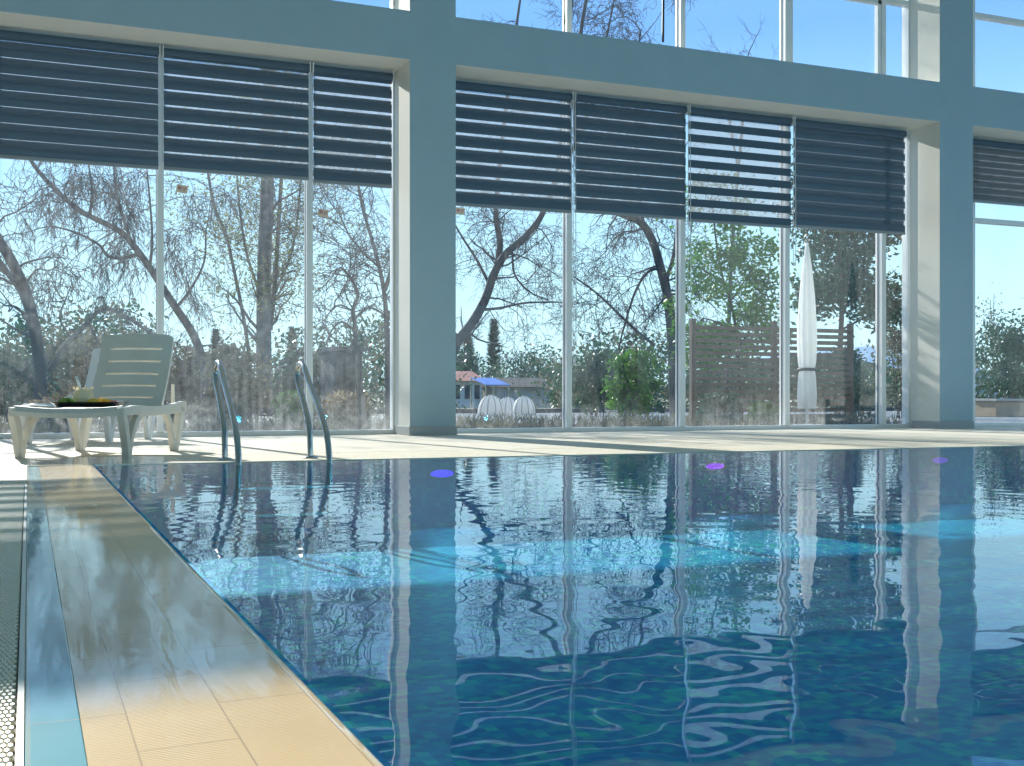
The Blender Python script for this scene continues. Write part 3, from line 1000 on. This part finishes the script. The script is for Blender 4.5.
def leaf_cloud(rng, lm, pts, per, spread, size, flat=.6):
    for p in pts:
        for _ in range(per):
            q = p + Vector((rng.gauss(0, spread), rng.gauss(0, spread), rng.gauss(0, spread * flat)))
            a = Vector((rng.gauss(0, 1), rng.gauss(0, 1), rng.gauss(0, .7))).normalized()
            b = a.cross(Vector((rng.gauss(0, 1), rng.gauss(0, 1), rng.gauss(0, 1)))).normalized()
            s = size * rng.uniform(.6, 1.2)
            lm.quad(q - a * s, q + b * s * .45, q + a * s, q - b * s * .45)

def tree(name, label, limbs, Y, seed, bark='bark', cat='tree', group=None, boughs=2.2, blen=1.6, level=2, droop=.05, density=2.2, spread=.22, leaf=None, jitter=.3, up=.3, tip_twigs=True, minz=1.2, twig='twig'):
    """limbs: list of (pixel polyline, width px at start, width px at end), traced at depth plane Y"""
    rng = random.Random(seed)
    tr_, br, lm = MB(), MB(), MB()
    tw = br
    base = None
    tips = []
    for pts, w0, w1 in limbs:
        P3 = []
        yo = 0.
        for i, (u, v) in enumerate(pts):
            P3.append(pt(u, v, Y + yo)); yo += rng.uniform(-jitter, jitter) * (1 if len(pts) < 9 else .5)
        S = smooth_path(P3, 7)
        s = px(Y, pts[0][0]) / 2 * .80
        rad = [s * (w0 + (w1 - w0) * i / (len(S) - 1)) for i in range(len(S))]
        tr_.tube(S, rad, 9)
        if base is None: base = P3[0].copy()
        L = sum((S[i + 1] - S[i]).length for i in range(len(S) - 1))
        k = int(L * boughs)
        for _ in range(k):
            f = rng.uniform(.1, .99) * (len(S) - 1); i = int(f)
            p = S[i].lerp(S[i + 1], f - i)
            if p.z < minz: continue
            td = (S[i + 1] - S[i]).normalized()
            side = Vector((rng.gauss(0, 1), rng.gauss(0, .7), rng.gauss(0, 1)))
            side = (side - td * side.dot(td)).normalized()
            nd = td * rng.uniform(.2, .8) + side + Vector((0, 0, up))
            tips += branch_out(rng, tw, br, p, nd, blen * rng.uniform(.5, 1.15), max(rad[i] * .26, .012), level, droop, density, spread)
        tips += branch_out(rng, tw, br, S[-1], S[-1] - S[-2], blen, rad[-1] * .8, level, droop, density, spread)
    base.z = -.03
    r = empty(name, base)
    tag(r, label, cat, group)
    inv = -base
    for mb, nm, mt in ((tr_, 'trunk', M[bark]), (br, 'crown', M[twig])):
        if mb.v:
            o = mb.build(nm, mt, r, smooth=True); o.location = inv
    if leaf:
        mtl, per, sp, size = leaf
        leaf_cloud(rng, lm, tips, per, sp, size)
        o = lm.build('leaves', M[mtl], r); o.location = inv
    return r

tree('willow_tree', 'dark leaning bare trunk rising at the picture edge behind the loungers',
     [([(42, 430), (41, 400), (38, 350), (28, 300), (12, 262), (-6, 232), (-20, 200)], 17, 11), ([(30, 316), (20, 290), (2, 265), (-14, 240)], 9, 6),
      ([(50, 372), (62, 350), (85, 325), (103, 309), (125, 316), (152, 335), (168, 350)], 8, 3), ([(72, 340), (60, 318), (66, 298)], 3, 2), ([(88, 322), (100, 345), (112, 365)], 3, 1.5),
      ([(36, 340), (20, 310), (4, 305)], 4, 2)],
     18.5, 3, boughs=2.6, blen=1.3, level=3, droop=.10, density=2.6, spread=.25, up=.3)
tree('willow_tree', 'weeping bare willow leaning across the pane behind the lounger backrest',
     [([(208, 430), (206, 400), (204, 368), (194, 336), (172, 302), (150, 268), (134, 246), (118, 230), (84, 213), (60, 194), (36, 168), (20, 140)], 13, 4),
      ([(140, 254), (122, 258), (108, 256), (98, 244), (74, 232), (52, 226)], 5, 2), ([(90, 214), (92, 190), (88, 160)], 4, 2), ([(132, 244), (118, 200), (112, 150)], 4, 2), ([(150, 268), (152, 230), (146, 160)], 4, 2),
      ([(176, 308), (190, 290), (204, 262), (206, 230)], 4, 2)],
     24.5, 5, boughs=3.4, blen=1.5, level=3, droop=.20, density=3.0, spread=.24, up=.0)
tree('poplar_tree', 'tall poplar with a thick straight trunk and sparse yellowing leaves',
     [([(266, 432), (265, 400), (264, 350), (264, 300), (265, 250), (267, 200), (268, 150), (270, 60)], 21, 15),
      ([(270, 330), (276, 270), (280, 200), (286, 120)], 7, 4), ([(250, 362), (244, 320), (234, 270), (226, 235), (214, 205), (206, 160)], 5, 3), ([(262, 300), (246, 250), (238, 190), (236, 120)], 4, 2),
      ([(272, 300), (292, 250), (300, 190), (304, 120)], 4, 2)],
     30., 7, bark='bark_pale', boughs=2.3, blen=1.6, level=2, droop=-.03, density=2.0, spread=.2, leaf=('leaf_yellow', 10, .20, .048), up=.5)
tree('bare_tree', 'small bare crooked tree standing over the dark shed',
     [([(362, 430), (361, 400), (359, 370), (356, 345), (355, 325), (353, 310), (358, 295), (352, 280), (344, 270)], 8, 3), ([(355, 318), (368, 308), (380, 312), (392, 322)], 4, 2), ([(354, 330), (342, 322), (332, 330), (326, 345)], 3.5, 1.5), ([(354, 312), (340, 305), (330, 312)], 3, 1.5)],
     17.5, 9, boughs=4.6, blen=.9, level=3, droop=.06, density=3.4, spread=.3, up=.2, minz=.9)
tree('bare_tree', 'slender grey bare tree against the pier beside the ladder',
     [([(388, 430), (388, 390), (387, 340), (385, 300), (380, 270), (372, 240), (362, 205), (356, 170)], 8, 3), ([(385, 290), (392, 265), (394, 230)], 6, 3), ([(380, 268), (366, 255), (350, 236), (340, 215)], 3, 1.5)],
     21., 10, bark='bark_pale', boughs=3., blen=1.5, level=3, droop=-.02, density=2.8, spread=.22, up=.4)
tree('bare_tree', 'large bare tree leaning up from behind the ladder pier, over the white domes',
     [([(436, 432), (440, 400), (446, 375), (456, 345), (472, 323), (485, 300), (494, 274), (506, 254), (524, 238), (540, 218), (552, 190), (560, 150), (566, 60), (572, 0)], 16, 4),
      ([(498, 264), (500, 240), (496, 215), (500, 160), (512, 60), (520, 0)], 9, 3), ([(480, 310), (500, 308), (525, 303), (556, 302)], 4, 2), ([(490, 286), (478, 262), (464, 240), (452, 220)], 4, 2), ([(512, 250), (515, 275), (530, 292), (548, 300)], 3, 1.5),
      ([(540, 216), (590, 110), (606, 40), (616, -10)], 5, 2)],
     27.5, 12, boughs=2.6, blen=1.7, level=3, droop=.04, density=2.4, spread=.26, up=.1)
tree('bare_tree', 'bare tree arching over the pane with the white box',
     [([(676, 432), (674, 390), (672, 340), (668, 300), (661, 270), (652, 240), (640, 222), (622, 214), (600, 205), (585, 180), (575, 120), (580, 40), (588, -10)], 15, 4), ([(661, 268), (648, 272), (636, 290), (626, 320), (618, 350)], 4, 2), ([(664, 285), (672, 262), (676, 236), (680, 180)], 6, 3),
      ([(644, 226), (640, 200), (636, 120), (640, 30)], 5, 2), ([(654, 345), (630, 325), (600, 296), (576, 278)], 4, 2)],
     22.8, 14, boughs=3.2, blen=1.5, level=3, droop=.10, density=2.8, spread=.28, up=.0)
tree('evergreen_tree', 'bright green leafy tree before the slatted fence',
     [([(742, 430), (741, 400), (738, 360), (736, 330), (730, 300), (722, 275), (716, 240), (712, 200)], 5, 2), ([(738, 350), (752, 325), (764, 300), (770, 268)], 3, 1.5), ([(736, 335), (716, 322), (702, 318)], 2.5, 1.2), ([(730, 302), (742, 285), (752, 270)], 2.5, 1.2), ([(724, 280), (706, 272), (696, 262)], 2.5, 1.2), ([(738, 355), (720, 345), (704, 348)], 2.5, 1.2)],
     18., 15, bark='bark_brown', boughs=4.2, blen=.55, level=1, droop=.02, density=4., spread=.2, leaf=('leaf_green', 42, .15, .058), up=.2, minz=1.3)
tree('bare_tree', 'thin bare tree showing twigs in the upper window between the piers',
     [([(726, 430), (728, 350), (732, 250), (740, 150), (746, 90), (748, 60)], 6, 2), ([(738, 170), (728, 110), (724, 70)], 3, 1.5), ([(700, 300), (690, 250), (696, 200)], 2, 1.)],
     29., 16, boughs=1.6, blen=1.0, level=2, droop=-.02, density=2.4, spread=.22, up=.3)
tree('evergreen_tree', 'large dark green tree behind the closed white parasol',
     [([(838, 432), (838, 400), (840, 350), (842, 300), (840, 260), (836, 220), (834, 170)], 8, 4), ([(842, 310), (858, 290), (868, 262), (874, 230)], 4, 2), ([(841, 300), (822, 286), (812, 262), (808, 236)], 4, 2), ([(841, 330), (864, 318), (880, 312)], 3, 1.5), ([(842, 285), (850, 260), (852, 230)], 3, 1.5)],
     20., 18, bark='bark_brown', boughs=4.4, blen=.7, level=1, droop=.02, density=4.2, spread=.2, leaf=('leaf_dark', 46, .20, .075), up=.2, minz=1.9)

# ---------------------------------------------------------------- shrubs, conifers
def bush(label, u, vtop, wpx, Y, leafm, seed, n=2600, size=.05, name='shrub', cat='shrub', depth=None, stems=9, group=None, ragged=.25, vbase=None):
    rng = random.Random(seed)
    top = pt(u, vtop, Y)
    hw = wpx * px(Y, u)
    h = top.z + .05
    base = Vector((top.x, Y, -.04))
    dp = depth or hw * .8
    r = empty(name, base); tag(r, label, cat, group)
    st, lf = MB(), MB()
    clumps = []
    for k in range(16 + stems):
        a = rng.uniform(0, 2 * PI); q = math.sqrt(rng.random()); zz = rng.uniform(.18, .88)
        rr = math.sqrt(max(.05, 1 - ((zz - .4) / .62) ** 2))
        clumps.append((Vector((hw * q * rr * math.cos(a) * .85, dp * q * rr * math.sin(a) * .85, h * zz)), rng.uniform(.18, .34) * min(hw * 1.6, h * 1.1)))
    clumps.append((Vector((0, 0, h * .82)), .18 * h))
    for k in range(stems):
        c = rng.choice(clumps)[0]
        p0 = Vector((rng.uniform(-.3, .3) * hw, rng.uniform(-.3, .3) * dp, -.02))
        st.tube(smooth_path([p0, p0.lerp(c, .5) + Vector((rng.gauss(0, .05), rng.gauss(0, .05), .08 * h)), c, c + (c - p0) * .25], 4), [.012] * 13, 4, cap=False)
    for k in range(n):
        c, s = rng.choice(clumps)
        d = Vector((rng.gauss(0, 1), rng.gauss(0, 1), rng.gauss(0, 1))).normalized() * s * rng.uniform(.45, 1.0 + ragged)
        q = c + d
        if q.z < .01: q.z = rng.uniform(.01, .2)
        a = Vector((rng.gauss(0, 1), rng.gauss(0, 1), rng.gauss(0, 1))).normalized()
        b = a.cross(Vector((rng.gauss(0, 1), rng.gauss(0, 1), rng.gauss(0, 1)))).normalized()
        sz = size * rng.uniform(.6, 1.3)
        lf.quad(q - a * sz, q + b * sz * .45, q + a * sz, q - b * sz * .45)
    st.build('stems', M['bark_brown'], r, smooth=True)
    lf.build('leaves', M[leafm], r)
    return r
bush('pale green bush at the picture edge beyond the loungers', 8, 352, 44, 19.5, 'leaf_blue', 21)
bush('olive bush behind the lounger backrest', 92, 338, 52, 26., 'leaf_olive', 22, 3200, .07)
bush('low grey-green bush between the lounger backrest and the ladder', 190, 348, 40, 29., 'leaf_olive', 23, 3000, .07)
bush('grey-brown bush in front of the poplar trunk', 244, 345, 36, 21.5, 'leaf_olive', 24, 2600, .06)
bush('grey-green bush between the poplar trunk and the shed', 306, 352, 34, 28., 'leaf_grey', 25, 3000, .07)
bush('small yellow-green bush behind the second ladder rail', 292, 392, 18, 19., 'leaf_green', 26, 700, .045)
bush('tan dry bush in front of the dark shed', 345, 396, 30, 18., 'leaf_dry', 27, 1800, .045)
bush('small tan bush beside the picture-edge trunk', 60, 396, 26, 16.4, 'leaf_dry', 28, 1200, .045)
bush('low grey bush right behind the first ladder rail', 222, 404, 36, 16.8, 'leaf_grey', 29, 1500, .045)
bush('low olive bush below the weeping willow', 150, 398, 40, 20., 'leaf_grey', 30, 1800, .05)
bush('dark bushy shrub beneath the arching bare tree', 598, 352, 32, 27., 'leaf_dark', 31, 3200, .07)
bush('sunlit green bush beside the white box', 634, 348, 26, 18.8, 'leaf_green', 32, 2600, .055)
bush('low dark bush behind the white box', 640, 402, 34, 31., 'leaf_dark', 33, 1600, .05)
bush('pale leafy bush at the foot of the slatted fence', 722, 398, 30, 15.4, 'leaf_blue', 34, 1500, .04)
bush('small green bush between fence foot and mullion', 764, 404, 20, 15.6, 'leaf_green', 35, 900, .04)
bush('blue-green bush beside the white parasol', 852, 350, 32, 18.4, 'leaf_blue', 36, 3000, .05)
bush('light bush behind the strip of glass by the second pier', 900, 300, 26, 21., 'leaf_grey', 37, 2200, .05)
bush('tall dark bush above the sandstone planter', 1006, 312, 36, 26., 'leaf_dark', 38, 4200, .07)
bush('dark bush beside the tall one, at the picture edge beyond the second pier', 1052, 300, 40, 27., 'leaf_dark', 39, 3000, .07)
bush('feathery grey bush rising over the planter', 990, 290, 22, 28., 'leaf_grey', 40, 700, .05, ragged=.6)
bush('dark green far bush beside the red-roofed house', 530, 350, 40, 62.8, 'leaf_dark', 41, 5000, .11)
bush('far olive bush beyond the blue awning', 560, 362, 30, 68., 'leaf_olive', 42, 4500, .11)
bush('dark far bush behind the conifers', 460, 352, 30, 70., 'leaf_dark', 43, 4500, .12)

rng = random.Random(99)
ug = MB()
for k in range(420):
    Y = rng.uniform(36., 50.)
    u = rng.uniform(-60, 1120)
    if 438 < u < 566: continue
    hgt = 2.3 + .9 * math.sin(u * .021) + .5 * math.sin(u * .063 + 1) + rng.uniform(-.4, .3)
    c0 = pt(u, HOR, Y)
    for q in range(110):
        z = rng.uniform(0., 1.) * max(hgt, .6) * Y / 40.
        p = Vector((c0.x + rng.gauss(0, .8), Y + rng.gauss(0, .6), z))
        a = Vector((rng.gauss(0, 1), rng.gauss(0, 1), rng.gauss(0, 1))).normalized()
        b = a.cross(Vector((rng.gauss(0, 1), rng.gauss(0, 1), rng.gauss(0, 1)))).normalized()
        s_ = rng.uniform(.06, .15)
        ug.quad(p - a * s_, p + b * s_ * .5, p + a * s_, p - b * s_ * .5, rng.choice((0, 0, 1)))
tag(ug.build('undergrowth', [M['leaf_dark'], M['leaf_olive']]), 'tangled dark undergrowth along the far end of the garden', 'undergrowth', kind='stuff')

def conifer(label, u, vtop, wpx, Y, seed):
    rng = random.Random(seed)
    top = pt(u, vtop, Y); h = top.z; hw = wpx * px(Y, u)
    r = empty('conifer_tree', (top.x, Y, 0)); tag(r, label, 'conifer', 'far conifers')
    MB().tube([(0, 0, -.05), (0, 0, h * .5), (0, 0, h * .97)], [.18, .1, .02], 7).build('trunk', M['bark_brown'], r)
    lm = MB()
    for k in range(1500):
        z = rng.uniform(.06, 1.) ** .8
        rr = hw * (1 - z) ** .8 * rng.uniform(.5, 1.1) + .05
        a = rng.uniform(0, 2 * PI)
        p = Vector((rr * math.cos(a), rr * math.sin(a), z * h))
        d = Vector((math.cos(a), math.sin(a), rng.uniform(-.1, .7))).normalized() * h * .06
        s = Vector((-math.sin(a), math.cos(a), 0)) * h * .018
        lm.quad(p - d * .4, p + s, p + d, p - s)
    lm.build('needles', M['needle'], r)
conifer('dark pointed conifer nearest the ladder pier', 468, 330, 12, 73., 51)
conifer('tallest dark conifer above the blue awning', 494, 320, 11, 73., 52)
conifer('slim dark conifer behind the poplar trunk', 216, 330, 10, 62., 53)
conifer('dark conifer between poplar trunk and mullion', 292, 328, 9, 64., 54)

# weeds along the terrace edge (uncountable)
rng = random.Random(77)
wd = MB()
for k in range(4200):
    x = rng.uniform(-3.5, 13.5)
    y = rng.uniform(15.0, 17.0)
    hgt = rng.uniform(.06, .28); lx, ly = rng.gauss(0, .12), rng.gauss(0, .12)
    p = Vector((x, y, -.03)); b = p + Vector((lx * .4, ly * .4, hgt * .6)); c = p + Vector((lx, ly, hgt))
    w = .008
    o = len(wd.v); wd.v += [(p.x - w, p.y, p.z), (p.x + w, p.y, p.z), (b.x + w, b.y, b.z), (b.x - w, b.y, b.z), tuple(c)]
    wd.f += [(o, o + 1, o + 2, o + 3), (o + 3, o + 2, o + 4)]; wd.mi += [0, 0]
tag(wd.build('weeds', M['leaf_olive']), 'dry straggling weeds outside the glass', 'weeds', kind='stuff')

# ---------------------------------------------------------------- garden buildings and things
a, b = pt(334, 395, 24.), pt(362, 347, 24.)
shed = empty('garden_shed', ((a.x + b.x) / 2, 24.6, -.05)); tag(shed, 'dark garden shed with a flat roof behind the small bare tree', 'shed')
w, h = (b.x - a.x) / 2, b.z
MB().box((-w, -.6, 0), (w, .6, h - .05)).build('body', M['shed'], shed)
MB().box((-w - .06, -.68, h - .05), (w + .06, .68, h + .05)).build('roof', M['gasket'], shed, bevel=.01)
d = MB().box((-.2, -.625, .05), (.2, -.6, h * .78)).build('door', M['bark_brown'], shed)
MB().tube([(.15, -.64, h * .35), (.15, -.64, h * .45)], .012, 6).build('handle', M['steel'], d)

a, b = pt(440, 396, 56.), pt(489, 380, 56.)
hs = empty('house', ((a.x + b.x) / 2 - .4, 58., -.06)); tag(hs, 'small white house with a red tiled roof behind the ladder pier', 'house')
w, h = (b.x - a.x) / 2, b.z
MB().box((-w, -2., 0), (w, 2., h)).build('walls', M['house'], hs)
rf = MB(); zt = pt(470, 370, 58.).z
rf.v += [(-w - .2, -2.3, h), (w + .2, -2.3, h), (w + .2, 2.3, h), (-w - .2, 2.3, h), (-w - .2, 0, zt), (w + .2, 0, zt)]
rf.f += [(0, 1, 5, 4), (2, 3, 4, 5), (1, 2, 5), (3, 0, 4), (3, 2, 1, 0)]; rf.mi += [0] * 5
rf.build('roof', M['roof_red'], hs)
for k in range(5):
    x = -w + (k + .5) * 2 * w / 5
    MB().box((x - .14, -2.03, .45), (x + .14, -2.0, h - .2)).build('window', M['glass_dark'], hs)
a, b = pt(478, 392, 50.), pt(502, 377, 50.)
aw = empty('awning', ((a.x + b.x) / 2, 50., -.06)); tag(aw, 'blue sloping awning beside the red-roofed house', 'awning')
w = (b.x - a.x) / 2
m = MB(); m.quadbox([(-w, -1, a.z + .35), (w, -1, a.z + .35), (w, 1, b.z), (-w, 1, b.z), (-w, -1, a.z + .39), (w, -1, a.z + .39), (w, 1, b.z + .04), (-w, 1, b.z + .04)]); m.build('canopy', M['tarp'], aw)
for sx_ in (-1, 1):
    for y, z in ((-1, a.z + .36), (1, b.z)): MB().tube([(sx_ * w * .95, y * .95, 0), (sx_ * w * .95, y * .95, z)], .04, 6).build('post', M['steel'], aw)
a, b = pt(508, 390, 54.), pt(556, 379, 54.)
lb = empty('outbuilding', ((a.x + b.x) / 2, 56., -.06)); tag(lb, 'long low outbuilding with a brown roof before the far bushes', 'outbuilding')
w = (b.x - a.x) / 2
MB().box((-w, -1.5, 0), (w, 1.5, b.z - .35)).build('walls', M['concrete'], lb)
m = MB(); z0_, z1_ = b.z - .35, b.z + .15
m.v += [(-w - .2, -1.8, z0_), (w + .2, -1.8, z0_), (w + .2, 1.8, z0_), (-w - .2, 1.8, z0_), (-w - .2, 0, z1_), (w + .2, 0, z1_)]; m.f += [(0, 1, 5, 4), (2, 3, 4, 5), (1, 2, 5), (3, 0, 4), (3, 2, 1, 0)]; m.mi += [0] * 5
m.build('roof', M['bark_brown'], lb)

# white domed covers on the terrace
for i, (u, vt, wp, Y, lab) in enumerate(((491, 395, 13, 28., 'largest white domed cover on the terrace, nearest the ladder pier'), (508, 397, 11, 30., 'middle white domed cover on the terrace'), (524, 396, 11, 29., 'white domed cover farthest from the ladder pier'))):
    top = pt(u, vt, Y); hw = wp * px(Y, u); hh = top.z + .03
    r = empty('domed_cover', (top.x, Y, -.03)); tag(r, lab, 'cover', 'white domed covers on the terrace')
    prof = [(hw, 0), (hw * .99, hh * .25), (hw * .9, hh * .52), (hw * .7, hh * .78), (hw * .4, hh * .94), (hw * .1, hh)]
    MB().lathe(prof, 28, wob=lambda a, z: 1 + .035 * math.cos(14 * a)).build('shell', M['white_cloth'], r, smooth=True)
    for k in range(5):
        a_ = PI + PI * (k + .5) / 5
        MB().tube([(q * 1.02 * math.cos(a_), q * 1.02 * math.sin(a_), z) for q, z in prof], .012, 5).build('rib', M['concrete'], r)

p0 = pt(612, 417, 17.2)
bxr = empty('utility_box', (p0.x, 17.2, -.03)); tag(bxr, 'small white box standing by the sunlit green bush', 'box')
MB().box((-.08, -.05, .0), (.08, .05, .24)).build('body', M['box_white'], bxr, bevel=.01)
MB().box((-.095, -.065, .24), (.095, .065, .262)).build('lid', M['concrete'], bxr, bevel=.006)

# closed parasol
pc = pt(807, 428, 14.35)
pr = empty('closed_parasol', (pc.x, 14.35, -.03)); tag(pr, 'closed white parasol standing just outside the glass', 'parasol')
H = pt(806, 243, 14.35).z + .03
MB().tube([(0, 0, 0), (0, 0, H)], .024, 10).build('pole', M['frame'], pr, smooth=True)
MB().lathe([(.23, .0), (.23, .05), (.20, .07), (.05, .08)], 24).build('base', M['concrete'], pr, smooth=True)
k_ = H / 2.75
prof = [(.03, .32 * k_), (.115, .30 * k_), (.125, .5 * k_), (.115, .75 * k_), (.10, .88 * k_), (.118, 1.0 * k_), (.13, 1.3 * k_), (.125, 1.6 * k_), (.105, 1.95 * k_), (.07, 2.35 * k_), (.03, 2.68 * k_), (.012, 2.74 * k_)]
MB().lathe(prof, 48, wob=lambda a, z: 1 + .16 * math.sin(8 * a + z * 1.3)).build('canopy', M['white_cloth'], pr, smooth=True)
MB().tube([(.118 * math.cos(2 * PI * q / 20), .118 * math.sin(2 * PI * q / 20), .88 * k_) for q in range(21)], .026, 6).build('strap', M['strap'], pr)

# slatted fence
fa, fb = gx(694, 16.4), gx(852, 16.4)
fr_ = empty('slatted_fence', ((fa + fb) / 2, 16.4, -.03)); tag(fr_, 'weathered slatted timber fence behind the green tree', 'fence')
w = (fb - fa) / 2
zt = pt(760, 326, 16.4).z
nslat = int(zt / .105)
for sec in range(2):
    m = MB()
    a, b = -w + sec * w, -w + sec * w + w
    for k in range(nslat):
        z = .12 + k * .105
        m.quadbox([(a, -.01, z), (b, -.01, z), (b, .012, z), (a, .012, z), (a, -.014, z + .068), (b, -.014, z + .068), (b, .008, z + .068), (a, .008, z + .068)])
    m.build('slat_panel', M['wood'], fr_)
for x in (-w, 0, w):
    MB().box((x - .04, .0, 0), (x + .04, .09, zt + .12)).build('post', M['wood'], fr_, bevel=.006)

# planter beyond the second pier
pa, pb_ = gx(984, 22.), gx(1044, 22.)
pl = empty('planter', ((pa + pb_) / 2, 22., -.03)); tag(pl, 'long sandstone planter under the tall dark bush', 'planter')
w = (pb_ - pa) / 2
zt = pt(1000, 400, 22.).z
MB().box((-w, -.4, 0), (w, .4, zt)).build('body', M['planter'], pl, bevel=.02)
MB().box((-w - .05, -.45, zt), (w + .05, .45, zt + .06)).build('rim', M['concrete'], pl, bevel=.01)

# ---------------------------------------------------------------- colour
scene.view_settings.view_transform = 'Standard'
scene.view_settings.look = 'None'
scene.view_settings.gamma = 1.
scene.view_settings.use_curve_mapping = False
scene.view_settings.exposure = .28
c = scene.cycles
c.max_bounces = 10; c.diffuse_bounces = 4; c.glossy_bounces = 4; c.transmission_bounces = 6; c.transparent_max_bounces = 24
c.sample_clamp_indirect = 6.
c.use_denoising = True
